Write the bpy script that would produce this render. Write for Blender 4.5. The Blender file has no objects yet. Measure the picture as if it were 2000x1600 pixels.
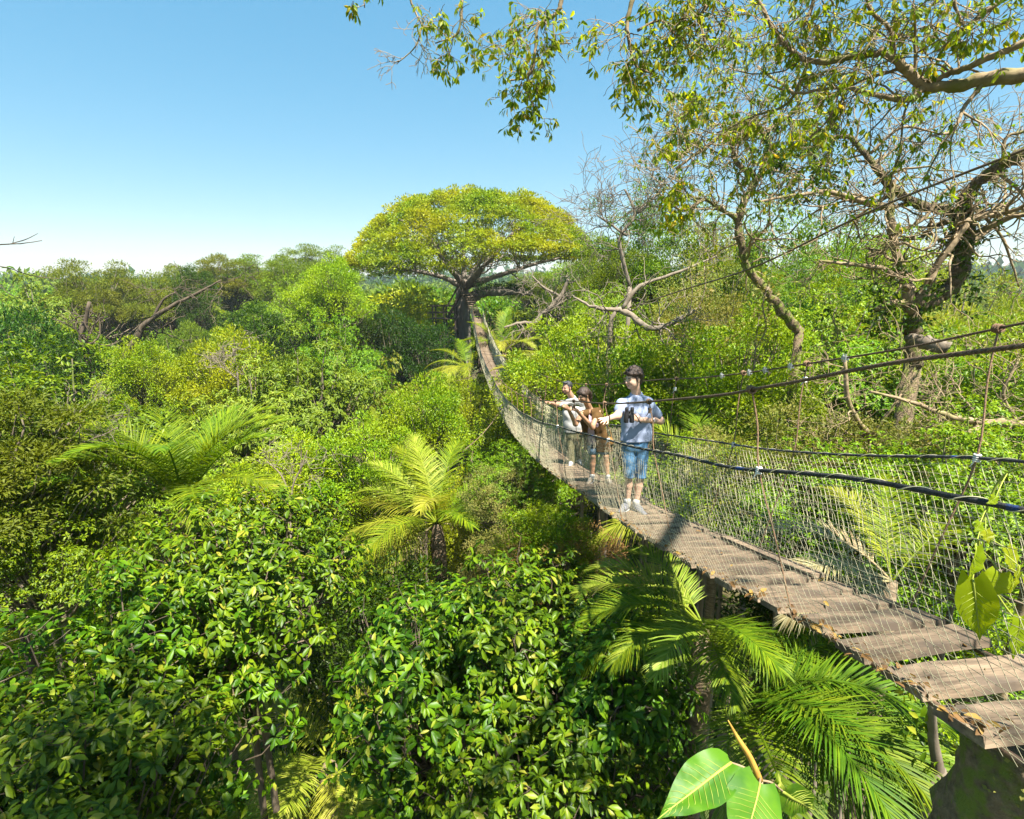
import bpy, math, random
import numpy as np
from mathutils import Vector, Matrix

# ------------------------------------------------------------------ camera, sky, sun, exposure
SC = bpy.context.scene
COL = SC.collection
H = 22.0                      # eye height above the forest floor
FPX = 1050.0                  # focal length in pixels of a 2000 px wide frame
PITCH = math.atan(240 / FPX)
cam_d = bpy.data.cameras.new('camera')
cam = bpy.data.objects.new('camera', cam_d)
COL.objects.link(cam)
cam.location = (0, 0, H)
cam.rotation_euler = (math.pi / 2 - PITCH, 0, 0)
cam_d.sensor_fit = 'HORIZONTAL'
cam_d.sensor_width = 36
cam_d.lens = FPX / 2000 * 36
cam_d.clip_start = 0.05
cam_d.clip_end = 6000
SC.camera = cam

SUN_EL = math.radians(63)
SUN_AZ = math.radians(146)    # clockwise from +Y (the way the camera looks): high, behind the camera's shoulder
SUN_DIR = Vector((math.sin(SUN_AZ) * math.cos(SUN_EL), math.cos(SUN_AZ) * math.cos(SUN_EL), math.sin(SUN_EL)))
W = bpy.data.worlds.new('World')
SC.world = W
W.use_nodes = True
wn, wl = W.node_tree.nodes, W.node_tree.links
wn.clear()
sky = wn.new('ShaderNodeTexSky')
sky.sky_type = 'NISHITA'
sky.sun_disc = False
sky.sun_elevation = SUN_EL
sky.sun_rotation = SUN_AZ
sky.altitude = 100
sky.air_density = 1.0
sky.dust_density = 0.2
sky.ozone_density = 2.0
bg = wn.new('ShaderNodeBackground')
bg.inputs['Strength'].default_value = 0.122
hs = wn.new('ShaderNodeHueSaturation')
hs.inputs['Saturation'].default_value = 2.0
hs.inputs['Hue'].default_value = 0.484
wo = wn.new('ShaderNodeOutputWorld')
gm = wn.new('ShaderNodeGamma')
gm.inputs['Gamma'].default_value = 0.46
wl.new(sky.outputs[0], gm.inputs['Color'])
wl.new(gm.outputs[0], hs.inputs['Color'])
wl.new(hs.outputs[0], bg.inputs['Color'])
wl.new(bg.outputs[0], wo.inputs['Surface'])
sun_d = bpy.data.lights.new('sun', 'SUN')
sun_d.energy = 5.0
sun_d.angle = math.radians(0.53)
sun_d.color = (1.0, 0.95, 0.86)
sun = bpy.data.objects.new('sun', sun_d)
COL.objects.link(sun)
sun.location = (20, -20, 60)
sun.rotation_euler = (-SUN_DIR).to_track_quat('-Z', 'Y').to_euler()
SC.view_settings.view_transform = 'Standard'
SC.view_settings.look = 'None'
SC.view_settings.exposure = 1.88
SC.view_settings.gamma = 1.0
SC.view_settings.use_curve_mapping = False
SC.render.engine = 'CYCLES'
SC.cycles.max_bounces = 6
SC.cycles.diffuse_bounces = 2
SC.cycles.glossy_bounces = 2
SC.cycles.transmission_bounces = 3
SC.cycles.use_denoising = True
SC.cycles.caustics_reflective = False
SC.cycles.caustics_refractive = False

# ------------------------------------------------------------------ helpers
cp, sp_ = math.cos(PITCH), math.sin(PITCH)
def at(px, py, Y):
    """the point at distance Y (metres north of the camera) that the photograph shows at a pixel"""
    u = (px - 1000) / FPX
    v = (800 - py) / FPX
    d = np.array([u, cp + v * sp_, -sp_ + v * cp])
    return d * (Y / d[1]) + np.array([0, 0, H])
def nrm(a):
    return a / np.maximum(np.linalg.norm(a, axis=-1, keepdims=True), 1e-9)

def tag(o, label=None, cat=None, group=None, kind=None):
    if label: o['label'] = label
    if cat: o['category'] = cat
    if group: o['group'] = group
    if kind: o['kind'] = kind
    return o
def empty(name, loc=(0, 0, 0), rz=0.0, parent=None):
    o = bpy.data.objects.new(name, None)
    COL.objects.link(o)
    o.location = tuple(float(c) for c in loc)
    o.rotation_euler = (0, 0, rz)
    o.empty_display_size = 0.2
    if parent: o.parent = parent
    return o

class Geo:
    """collects vertices and faces, becomes one mesh"""
    def __init__(self):
        self.v, self.f, self.n = [], [], 0
    def add(self, V, *faces):
        V = np.asarray(V, float).reshape(-1, 3)
        self.v.append(V)
        for F in faces:
            F = np.asarray(F, np.int64)
            if len(F): self.f.append(F + self.n)
        self.n += len(V)
        return self
    def mesh(self, name, mat, smooth=True, origin=(0, 0, 0)):
        V = np.concatenate(self.v) - np.asarray(origin, float)
        me = bpy.data.meshes.new(name)
        me.vertices.add(len(V))
        me.vertices.foreach_set('co', V.astype(np.float32).ravel())
        idx = np.concatenate([F.ravel() for F in self.f]).astype(np.int32)
        tot = np.concatenate([np.full(len(F), F.shape[1], np.int32) for F in self.f])
        start = np.concatenate([[0], np.cumsum(tot)[:-1]]).astype(np.int32)
        me.loops.add(len(idx))
        me.loops.foreach_set('vertex_index', idx)
        me.polygons.add(len(tot))
        me.polygons.foreach_set('loop_start', start)
        me.polygons.foreach_set('use_smooth', np.full(len(tot), smooth, bool))
        me.update(calc_edges=True)
        for m in (mat if isinstance(mat, (list, tuple)) else [mat]):
            me.materials.append(m)
        return me
    def obj(self, name, mat, parent=None, smooth=True, origin=None):
        if origin is None:
            origin = parent.location if parent is not None and parent.parent is None else (0, 0, 0)
        return link(name, self.mesh(name, mat, smooth, origin), parent)
def link(name, me, parent=None, loc=None, rot=None, scale=None):
    o = bpy.data.objects.new(name, me)
    COL.objects.link(o)
    if parent is not None: o.parent = parent
    if loc is not None: o.location = tuple(float(c) for c in loc)
    if rot is not None: o.rotation_euler = rot
    if scale is not None: o.scale = scale
    return o

def tube(P, R, sides=6, cap=True):
    P = np.asarray(P, float)
    n = len(P)
    R = np.broadcast_to(np.asarray(R, float), (n,))
    T = np.empty_like(P)
    T[1:-1] = P[2:] - P[:-2]
    T[0] = P[1] - P[0]
    T[-1] = P[-1] - P[-2]
    T = nrm(T)
    ref = np.array([0, 0, 1.0]) if abs(T[0][2]) < 0.9 else np.array([1.0, 0, 0])
    A = np.empty_like(P)
    a = nrm(np.cross(T[0], ref))
    for i in range(n):
        a = a - T[i] * (a @ T[i])
        a = a / max(math.sqrt(a @ a), 1e-9)
        A[i] = a
    B = np.cross(T, A)
    ang = np.arange(sides) * (2 * math.pi / sides)
    V = P[:, None] + (A[:, None] * np.cos(ang)[None, :, None] + B[:, None] * np.sin(ang)[None, :, None]) * R[:, None, None]
    i = np.arange(n - 1)[:, None] * sides
    j = np.arange(sides)[None]
    k = (np.arange(sides)[None] + 1) % sides
    Q = np.stack([i + j, i + k, i + sides + k, i + sides + j], -1).reshape(-1, 4)
    out = [V.reshape(-1, 3), Q]
    if cap and sides in (3, 4):
        out.append(np.array([list(range(sides))[::-1], [(n - 1) * sides + s for s in range(sides)]]))
    elif cap:
        s = np.arange(1, sides - 1)
        out.append(np.stack([np.zeros_like(s), s + 1, s], -1))
        o = (n - 1) * sides
        out.append(np.stack([np.full_like(s, o), o + s, o + s + 1], -1))
    return out
def smooth_path(P, R=None, per=5):
    """Catmull-Rom through the points"""
    P = np.asarray(P, float)
    n = len(P)
    E = np.vstack([2 * P[0] - P[1], P, 2 * P[-1] - P[-2]])
    out, rr = [], []
    for i in range(n - 1):
        p0, p1, p2, p3 = E[i], E[i + 1], E[i + 2], E[i + 3]
        for t in np.arange(per) / per:
            out.append(0.5 * (2 * p1 + (p2 - p0) * t + (2 * p0 - 5 * p1 + 4 * p2 - p3) * t * t + (3 * p1 - p0 - 3 * p2 + p3) * t ** 3))
            if R is not None: rr.append(R[i] * (1 - t) + R[i + 1] * t)
    out.append(P[-1])
    if R is None: return np.array(out)
    rr.append(R[-1])
    return np.array(out), np.array(rr)

def box_geo(g, c, size, R=None):
    s = np.asarray(size, float) / 2
    V = np.array([[x, y, z] for x in (-1, 1) for y in (-1, 1) for z in (-1, 1)], float) * s
    if R is not None: V = V @ np.asarray(R).T
    F = np.array([[0, 1, 3, 2], [4, 6, 7, 5], [0, 4, 5, 1], [2, 3, 7, 6], [0, 2, 6, 4], [1, 5, 7, 3]])
    g.add(V + np.asarray(c, float), F)
    return g
def bar(g, a, b, w=0.06, h=None):
    """a squared timber from a to b"""
    a, b = np.asarray(a, float), np.asarray(b, float)
    t = b - a
    L = np.linalg.norm(t)
    t = t / L
    up = np.array([0, 0, 1.0]) if abs(t[2]) < 0.95 else np.array([0, 1.0, 0])
    s = nrm(np.cross(t, up))
    n = np.cross(s, t)
    box_geo(g, (a + b) / 2, (L, w, h or w), np.stack([t, s, n], 1))
    return g

# ------------------------------------------------------------------ leaves
# template: rows of (along, across, lift); faces
LEAF4 = (np.array([[0, 0, 0], [.42, .5, .10], [1, 0, -.06], [.42, -.5, .10]], float), np.array([[0, 2, 1], [0, 3, 2]]))
LEAF8 = (np.array([[0, 0, 0], [.30, .36, .05], [.30, 0, -.03], [.30, -.36, .05], [.66, .46, .0], [.66, 0, -.09], [.66, -.46, .0], [1.0, 0, -.24]], float),
         np.array([[0, 2, 1], [0, 3, 2], [4, 5, 7], [5, 6, 7]]), np.array([[1, 2, 5, 4], [2, 3, 6, 5]]))
def leaves(g, P, A, N, L, Wd, tmpl=LEAF4):
    P, A = np.asarray(P, float), nrm(np.asarray(A, float))
    N = np.asarray(N, float)
    N = nrm(N - A * (N * A).sum(1, keepdims=True))
    S = np.cross(N, A)
    n = len(P)
    L = np.broadcast_to(np.asarray(L, float), (n,))
    Wd = np.broadcast_to(np.asarray(Wd, float), (n,))
    T = tmpl[0]
    V = P[:, None] + A[:, None] * (T[None, :, 0:1] * L[:, None, None]) + S[:, None] * (T[None, :, 1:2] * Wd[:, None, None]) + N[:, None] * (T[None, :, 2:3] * L[:, None, None])
    k = len(T)
    fs = [(F[None] + (np.arange(n) * k)[:, None, None]).reshape(-1, F.shape[1]) for F in tmpl[1:]]
    g.add(V.reshape(-1, 3), *fs)
def rdir(rng, n):
    return nrm(rng.normal(size=(n, 3)))
def rosettes(g, rng, P, D, n, L, asp=.42, droop=.35, tmpl=LEAF8, tilt=(.9, 1.6)):
    """n leaves round each twig tip P with axis D, spread open and drooping"""
    P = np.repeat(np.asarray(P, float), n, 0)
    D = nrm(np.repeat(np.asarray(D, float), n, 0))
    m = len(P)
    a = nrm(np.cross(D, rdir(rng, m)))
    th = rng.uniform(*tilt, m)[:, None]
    ax = nrm(D * np.cos(th) + a * np.sin(th) + np.array([0, 0, -droop]) + rng.normal(size=(m, 3)) * .12)
    no = nrm(D * .9 + np.array([0, 0, .5]) + rng.normal(size=(m, 3)) * .25)
    l = L * rng.uniform(.6, 1.15, m)
    leaves(g, P - D * rng.uniform(0, .06, (m, 1)) + ax * .015, ax, no, l, l * asp * rng.uniform(.85, 1.15, m), tmpl)

# ------------------------------------------------------------------ materials
def new_mat(name):
    m = bpy.data.materials.new(name)
    m.use_nodes = True
    nt = m.node_tree
    nt.nodes.clear()
    return m, nt, nt.nodes.new('ShaderNodeOutputMaterial')
def nd(nt, t, **kw):
    n = nt.nodes.new(t)
    for k, v in kw.items():
        if k in n.inputs: n.inputs[k].default_value = v
        else: setattr(n, k, v)
    return n
def ramp(nt, stops):
    r = nt.nodes.new('ShaderNodeValToRGB')
    while len(r.color_ramp.elements) < len(stops): r.color_ramp.elements.new(.5)
    for e, (p, c) in zip(r.color_ramp.elements, stops):
        e.position = p
        e.color = (*c, 1)
    return r
def leaf_mat(name, stops, trans=.34, rough=.45, spec=.25, patch=None, patch_scale=.35, vary=.05):
    """leaves: each its own shade, light shining through; patch = a second colour that grows in patches of the crown"""
    m, nt, out = new_mat(name)
    L = nt.links
    geo = nd(nt, 'ShaderNodeNewGeometry')
    r = ramp(nt, stops)
    L.new(geo.outputs['Random Per Island'], r.inputs[0])
    c = r.outputs[0]
    if patch:
        tc = nd(nt, 'ShaderNodeTexCoord')
        no = nd(nt, 'ShaderNodeTexNoise', Scale=patch_scale, Detail=3.0)
        L.new(tc.outputs['Object'], no.inputs['Vector'])
        mr = nd(nt, 'ShaderNodeMapRange')
        mr.inputs['From Min'].default_value = .42
        mr.inputs['From Max'].default_value = .60
        L.new(no.outputs[0], mr.inputs['Value'])
        mx = nd(nt, 'ShaderNodeMix', data_type='RGBA')
        L.new(mr.outputs[0], mx.inputs[0])
        L.new(c, mx.inputs[6])
        mx.inputs[7].default_value = (*patch, 1)
        c = mx.outputs[2]
    oi = nd(nt, 'ShaderNodeObjectInfo')
    hsv = nd(nt, 'ShaderNodeHueSaturation')
    h = nd(nt, 'ShaderNodeMapRange')
    h.inputs['To Min'].default_value = .5 - vary * .45
    h.inputs['To Max'].default_value = .5 + vary * .45
    L.new(oi.outputs['Random'], h.inputs['Value'])
    L.new(h.outputs[0], hsv.inputs['Hue'])
    L.new(c, hsv.inputs['Color'])
    mul = nd(nt, 'ShaderNodeMix', data_type='RGBA', blend_type='MULTIPLY')
    mul.inputs[0].default_value = 1
    L.new(hsv.outputs[0], mul.inputs[6])
    L.new(oi.outputs['Color'], mul.inputs[7])
    c = mul.outputs[2]
    b = nd(nt, 'ShaderNodeBsdfPrincipled', Roughness=rough)
    b.inputs['Specular IOR Level'].default_value = spec
    L.new(c, b.inputs['Base Color'])
    tr = nd(nt, 'ShaderNodeBsdfTranslucent')
    g2 = nd(nt, 'ShaderNodeMix', data_type='RGBA', blend_type='MULTIPLY')
    g2.inputs[0].default_value = 1
    g2.inputs[7].default_value = (1.5, 1.35, .5, 1)
    L.new(c, g2.inputs[6])
    L.new(g2.outputs[2], tr.inputs['Color'])
    ms = nd(nt, 'ShaderNodeMixShader')
    ms.inputs[0].default_value = trans
    L.new(b.outputs[0], ms.inputs[1])
    L.new(tr.outputs[0], ms.inputs[2])
    L.new(ms.outputs[0], out.inputs['Surface'])
    return m
def rough_mat(name, c0, c1, scale=6.0, stretch=(1, 1, 1), bump=.4, rough=.85, c2=None, c2_scale=1.5, c2_cut=(.5, .62), spec=.25, metallic=0.0, bump_dist=.02):
    """bark, wood, rope, cloth: two colours of grain with relief, and an optional third that grows in patches (moss, dirt)"""
    m, nt, out = new_mat(name)
    L = nt.links
    tc = nd(nt, 'ShaderNodeTexCoord')
    mp = nd(nt, 'ShaderNodeMapping')
    mp.inputs['Scale'].default_value = stretch
    L.new(tc.outputs['Object'], mp.inputs[0])
    no = nd(nt, 'ShaderNodeTexNoise', Scale=scale, Detail=6.0, Roughness=.65)
    L.new(mp.outputs[0], no.inputs['Vector'])
    r = ramp(nt, [(.32, c0), (.68, c1)])
    L.new(no.outputs[0], r.inputs[0])
    c = r.outputs[0]
    if c2:
        n2 = nd(nt, 'ShaderNodeTexNoise', Scale=c2_scale, Detail=4.0)
        L.new(tc.outputs['Object'], n2.inputs['Vector'])
        mr = nd(nt, 'ShaderNodeMapRange')
        mr.inputs['From Min'].default_value = c2_cut[0]
        mr.inputs['From Max'].default_value = c2_cut[1]
        L.new(n2.outputs[0], mr.inputs['Value'])
        mx = nd(nt, 'ShaderNodeMix', data_type='RGBA')
        L.new(mr.outputs[0], mx.inputs[0])
        L.new(c, mx.inputs[6])
        mx.inputs[7].default_value = (*c2, 1)
        c = mx.outputs[2]
    oi = nd(nt, 'ShaderNodeObjectInfo')
    mv = nd(nt, 'ShaderNodeMapRange')
    mv.inputs['To Min'].default_value = .78
    mv.inputs['To Max'].default_value = 1.18
    L.new(oi.outputs['Random'], mv.inputs['Value'])
    hv = nd(nt, 'ShaderNodeHueSaturation')
    L.new(mv.outputs[0], hv.inputs['Value'])
    L.new(c, hv.inputs['Color'])
    b = nd(nt, 'ShaderNodeBsdfPrincipled', Roughness=rough, Metallic=metallic)
    b.inputs['Specular IOR Level'].default_value = spec
    L.new(hv.outputs[0], b.inputs['Base Color'])
    if bump:
        bp = nd(nt, 'ShaderNodeBump', Strength=bump, Distance=bump_dist)
        L.new(no.outputs[0], bp.inputs['Height'])
        L.new(bp.outputs[0], b.inputs['Normal'])
    L.new(b.outputs[0], out.inputs['Surface'])
    return m

G = lambda *c: c
M = {}
M['glossy'] = leaf_mat('glossy_leaf', [(0, G(.030, .070, .002)), (.5, G(.078, .148, .003)), (.9, G(.16, .24, .004)), (1, G(.30, .28, .03))], trans=.34, rough=.42, spec=.24)
M['broad'] = leaf_mat('broad_leaf', [(0, G(.055, .125, .003)), (.5, G(.125, .225, .004)), (1, G(.22, .31, .006))])
M['feather'] = leaf_mat('feathery_leaf', [(0, G(.06, .11, .004)), (.6, G(.115, .18, .007)), (1, G(.20, .25, .014))], rough=.6, patch=G(.15, .19, .010))
M['dense'] = leaf_mat('dense_leaf', [(0, G(.016, .043, .0015)), (.6, G(.040, .088, .002)), (1, G(.09, .15, .004))])  # dark evergreen green, deepened to paint in the shade of gaps between crowns
M['lobed'] = leaf_mat('lobed_leaf', [(0, G(.06, .13, .003)), (.5, G(.13, .23, .004)), (1, G(.23, .32, .006))])
M['bright'] = leaf_mat('bright_leaf', [(0, G(.09, .175, .003)), (.5, G(.18, .28, .004)), (1, G(.30, .37, .006))], patch=G(.27, .32, .005))
M['pale'] = leaf_mat('pale_leaf', [(0, G(.10, .155, .008)), (.5, G(.17, .235, .014)), (1, G(.28, .315, .03))], rough=.5)
M['tangle'] = leaf_mat('tangle_leaf', [(0, G(.10, .12, .02)), (.5, G(.18, .20, .03)), (1, G(.30, .26, .07))], patch=G(.25, .22, .06), patch_scale=.6, rough=.6)
M['ceiba'] = leaf_mat('ceiba_leaf', [(0, G(.085, .165, .002)), (.5, G(.16, .26, .003)), (1, G(.25, .33, .004))], patch=G(.30, .31, .003), patch_scale=.22, rough=.5, vary=0)
M['hanging'] = leaf_mat('hanging_leaf', [(0, G(.075, .155, .006)), (.5, G(.155, .27, .008)), (.85, G(.26, .34, .010)), (1, G(.42, .35, .02))], trans=.6)
M['palm'] = leaf_mat('palm_leaf', [(0, G(.07, .125, .004)), (.6, G(.145, .21, .005)), (1, G(.25, .285, .008))], rough=.55, spec=.2)
M['palm_yellow'] = leaf_mat('palm_yellow_leaf', [(0, G(.15, .20, .012)), (.6, G(.25, .29, .02)), (1, G(.36, .36, .06))], rough=.55, spec=.2)
M['palm_dry'] = leaf_mat('palm_dry_leaf', [(0, G(.20, .15, .07)), (.6, G(.31, .26, .13)), (1, G(.40, .36, .21))], trans=.2, rough=.7)
M['litter'] = leaf_mat('dry_leaf', [(0, G(.08, .045, .015)), (.6, G(.18, .10, .03)), (1, G(.30, .20, .04))], trans=.2, rough=.7)
M['bark'] = rough_mat('grey_bark', G(.10, .075, .05), G(.26, .21, .15), 5, (1, 1, .25), c2=G(.10, .12, .03), c2_scale=.9)
M['bark_dark'] = rough_mat('dark_bark', G(.06, .045, .03), G(.16, .12, .08), 6, (1, 1, .3))
M['bark_pale'] = rough_mat('pale_bark', G(.11, .085, .058), G(.235, .195, .145), 9, (1, 1, .4))
M['bark_moss'] = rough_mat('mossy_bark', G(.075, .056, .032), G(.22, .16, .095), 22, c2=G(.13, .16, .025), c2_scale=9, c2_cut=(.48, .60), bump=.9, bump_dist=.05)
M['bark_ceiba'] = rough_mat('ceiba_bark', G(.13, .105, .085), G(.29, .245, .20), 2.2, (1, 1, .15), bump=.6, bump_dist=.1)
M['bark_tan'] = rough_mat('tan_bark', G(.15, .105, .06), G(.36, .27, .16), 14, (1, 1, 1), c2=G(.16, .16, .04), c2_scale=3, c2_cut=(.52, .66))
M['palm_bark'] = rough_mat('palm_bark', G(.10, .07, .04), G(.28, .21, .13), 10, (1, 1, 3), bump=.8)
M['plank'] = rough_mat('weathered_plank', G(.060, .043, .028), G(.245, .178, .115), 16, (.22, 2.2, 2.2), c2=G(.088, .066, .047), c2_scale=3.2, bump=.35, rough=.8, bump_dist=.006)
M['timber'] = rough_mat('dark_timber', G(.05, .035, .025), G(.13, .10, .07), 7, (1, 1, .5))
M['cable'] = rough_mat('rusty_cable', G(.06, .04, .028), G(.20, .13, .08), 60, metallic=.25, rough=.55, spec=.4)
M['rope'] = rough_mat('brown_rope', G(.11, .065, .035), G(.27, .17, .10), 80)
M['rope_black'] = rough_mat('black_rope', G(.018, .02, .022), G(.06, .06, .06), 60, c2=G(.02, .05, .16), c2_scale=9, c2_cut=(.64, .68))
M['net'] = rough_mat('net_twine', G(.30, .27, .16), G(.50, .46, .31), 12, bump=0)
M['white_knot'] = rough_mat('white_cord', G(.55, .52, .45), G(.80, .78, .72), 60)
M['soil'] = rough_mat('forest_floor', G(.030, .030, .012), G(.09, .075, .03), 1.2, c2=G(.05, .08, .015), c2_scale=.25)
# ------------------------------------------------------------------ the bridge's line (needed by everything round it)
BY = np.array([1.0, 1.6, 1.9, 2.2, 2.7, 3.3, 4.2, 4.93, 5.9, 7.2, 9.55, 12.76, 17.33, 22.64, 30.28, 35.17, 37.6])
BZ = np.array([-1.50, -1.58, -1.63, -1.68, -1.80, -1.98, -2.21, -2.39, -2.61, -2.86, -3.35, -3.88, -4.30, -4.30, -3.66, -2.62, -1.9])
BM = np.gradient(BZ, BY)
def deck_z(Y):
    """cubic through the sagging deck"""
    Y = np.asarray(Y, float)
    i = np.clip(np.searchsorted(BY, Y) - 1, 0, len(BY) - 2)
    h = BY[i + 1] - BY[i]
    t = (Y - BY[i]) / h
    return ((2 * t ** 3 - 3 * t ** 2 + 1) * BZ[i] + (t ** 3 - 2 * t ** 2 + t) * h * BM[i] + (-2 * t ** 3 + 3 * t ** 2) * BZ[i + 1] + (t ** 3 - t ** 2) * h * BM[i + 1]) + H
BW = .70
def edge_l(Y): return 1.914 - .125 * np.asarray(Y, float)
def edge_r(Y): return edge_l(Y) + BW
def bridge_pt(Y, w, up=0.0):
    """w 0 = west edge of the deck, 1 = east edge"""
    Y = np.asarray(Y, float)
    return np.stack([edge_l(Y) + w * BW, Y + 0 * w, deck_z(Y) + up], -1)

# ------------------------------------------------------------------ ground
def ground_z(x, y):
    r = np.hypot(x, y)
    f = np.clip((r - 120) / 500, 0, 1) ** 1.4
    return f * (11 + 5 * np.sin(x * .006 + 1.0) + 4 * np.sin(y * .007 - x * .004)) + .25 * np.sin(x * .35) * np.sin(y * .3) * np.clip(r / 10, 0, 1)
def build_ground():
    rr = np.concatenate([np.linspace(0, 60, 25), np.geomspace(66, 1500, 36)])
    th = np.linspace(0, 2 * math.pi, 97)[:-1]
    X = rr[:, None] * np.sin(th)[None]
    Y = rr[:, None] * np.cos(th)[None]
    V = np.stack([X, Y, ground_z(X, Y)], -1).reshape(-1, 3)
    n, k = len(rr), len(th)
    i = np.arange(n - 1)[:, None] * k
    j = np.arange(k)[None]
    j2 = (j + 1) % k
    Q = np.stack([i + j, i + j2, i + k + j2, i + k + j], -1).reshape(-1, 4)
    g = Geo().add(V, Q)
    tag(g.obj('ground', M['soil']), 'dark forest floor far beneath the canopy', kind='structure')
build_ground()

def build_undergrowth():
    rng = np.random.default_rng(5)
    n = 1500
    y = rng.uniform(1.5, 70, n) ** 1.0
    x = rng.uniform(-1, 1, n) * (y * 1.05 + 5)
    h = rng.uniform(1.0, 6.0, n)
    C = np.stack([x, y, ground_z(x, y) + h * .5], -1)
    m = 34
    P = np.repeat(C, m, 0) + rng.normal(size=(n * m, 3)) * np.repeat(np.stack([h * .4, h * .4, h * .35], -1), m, 0)
    P[:, 2] = np.maximum(P[:, 2], .15)
    A = rdir(rng, n * m) + np.array([0, 0, -.2])
    N = rdir(rng, n * m) * .5 + np.array([0, 0, 1.0])
    L = rng.uniform(.3, .7, n * m)
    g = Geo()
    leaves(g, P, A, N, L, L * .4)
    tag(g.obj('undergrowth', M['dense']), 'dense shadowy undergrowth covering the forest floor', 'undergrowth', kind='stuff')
build_undergrowth()

# ------------------------------------------------------------------ crowns
def crown_points(rng, n, R, hz, inner=.25, zmin=-.35, lump=.18):
    d = rdir(rng, n * 3)
    d = d[d[:, 2] > zmin][:n]
    f = 1 + lump * (np.sin(3 * np.arctan2(d[:, 1], d[:, 0]) + rng.uniform(0, 6)) * .6 + np.sin(5 * d[:, 2] + rng.uniform(0, 6)) * .5 + rng.normal(size=len(d)) * .5)
    k = int(len(d) * inner)
    f[:k] *= rng.uniform(.3, .7, k)
    return d * np.array([R, R, hz]) * f[:, None] * .86, d
def crown_mesh(name, seed, mat, R, hz, n, rc, m, leaf, asp=.42, droop=.25, flat=.75, ros=0, inner=.25, zmin=-.35, lump=.18, tmpl=LEAF4, limbs=True, bark=None, bare=0):
    """a crown of n leafy clumps round its centre, and the limbs that carry them -> (crown mesh, limb mesh)"""
    rng = np.random.default_rng(seed)
    C, D = crown_points(rng, n, R, hz, inner, zmin, lump)
    n = len(C)
    g = Geo()
    rcs = rc * rng.uniform(.65, 1.3, n)
    use = np.arange(n) >= bare
    if ros:
        k = max(2, m // ros)
        v = rdir(rng, n * k)
        v[:, 2] = np.where(v[:, 2] < -.25, -v[:, 2], v[:, 2])
        P = np.repeat(C, k, 0) + v * np.array([1, 1, flat]) * (np.repeat(rcs, k) * rng.uniform(.55, 1.05, n * k))[:, None]
        ax = nrm(v + np.repeat(D, k, 0) * .5 + np.array([0, 0, .45]))
        rosettes(g, rng, P, ax, ros, leaf, asp, droop, tmpl)
    else:
        Cu, Du, ru = C[use], D[use], rcs[use]
        q = len(Cu)
        v = rdir(rng, q * m)
        v[:, 2] = np.where((v[:, 2] < -.2) & (rng.random(q * m) < .75), -v[:, 2], v[:, 2])
        P = np.repeat(Cu, m, 0) + v * np.array([1, 1, flat]) * (np.repeat(ru, m) * rng.uniform(.45, 1.08, q * m))[:, None]
        ax = v * .9 + np.repeat(Du, m, 0) * .3 + rng.normal(size=(q * m, 3)) * .45 + np.array([0, 0, -droop])
        no = v * .6 + np.array([0, 0, .8]) + rng.normal(size=(q * m, 3)) * .35
        L = leaf * rng.uniform(.6, 1.25, q * m)
        leaves(g, P, ax, no, L, L * asp, tmpl)
    cm = g.mesh(name, mat, smooth=bool(ros))
    b = Geo()
    if limbs:
        for i in range(n):
            c = C[i]
            s = np.array([rng.normal() * .05, rng.normal() * .05, -hz * rng.uniform(.55, 1.0)])
            mid = s * .45 + c * .55 + np.array([0, 0, -.22 * np.linalg.norm(c[:2])]) + rng.normal(size=3) * .12 * R * .3
            t = np.linspace(0, 1, 7)[:, None]
            P = (1 - t) ** 2 * s + 2 * t * (1 - t) * mid + t * t * c
            P[1:-1] += rng.normal(size=(5, 3)) * .025 * R
            r0 = R * rng.uniform(.010, .024)
            b.add(*tube(P, np.linspace(r0, r0 * .25, 7), 4, cap=False))
    bm_ = b.mesh(name + '_limbs', bark or M['bark']) if limbs else None
    return cm, bm_
def trunk_mesh(name, r, mat, seed, wob=.35):
    """a tapered trunk one metre tall, to be stretched to the height needed"""
    rng = np.random.default_rng(seed)
    t = np.linspace(0, 1, 12)
    P = np.stack([np.sin(t * rng.uniform(2, 5) + 1) * wob * t * (1 - t) * 2, np.sin(t * rng.uniform(2, 5)) * wob * t * (1 - t) * 2, t], -1)
    R = r * (1.0 - .55 * t + .8 * np.exp(-t * 22))
    return Geo().add(*tube(P, R, 9)).mesh(name, mat)

PR = {}
def proto(key, trunk_r, trunk_mat, *variants):
    PR[key] = dict(crowns=variants, trunk=trunk_mesh('trunk', trunk_r, trunk_mat, len(PR) + 3))
# name, crown(seed..)
proto('broad', .17, M['bark'],
      crown_mesh('crown', 11, M['broad'], 3.0, 2.6, 110, .80, 290, .12, .45, ros=7, droop=.4, tmpl=LEAF4),
      crown_mesh('crown', 12, M['broad'], 3.0, 2.2, 100, .85, 290, .12, .45, ros=7, droop=.4, tmpl=LEAF4))
proto('feather', .16, M['bark_dark'],
      crown_mesh('crown', 21, M['feather'], 3.0, 2.1, 120, .62, 250, .13, .38, flat=.45, inner=.35, lump=.25),
      crown_mesh('crown', 22, M['feather'], 3.0, 1.7, 105, .70, 270, .13, .38, flat=.4, inner=.3, lump=.3))
proto('dense', .16, M['bark_dark'],
      crown_mesh('crown', 31, M['dense'], 2.4, 4.2, 120, .62, 190, .16, .42, zmin=-.8, lump=.12),
      crown_mesh('crown', 32, M['dense'], 2.6, 3.4, 120, .66, 180, .15, .42, zmin=-.7, lump=.15))
proto('bright', .13, M['bark'],
      crown_mesh('crown', 41, M['bright'], 3.0, 2.2, 130, .60, 180, .15, .45, zmin=-.5, lump=.22),
      crown_mesh('crown', 42, M['bright'], 3.0, 2.7, 130, .62, 180, .14, .45, zmin=-.6, lump=.25))
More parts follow.
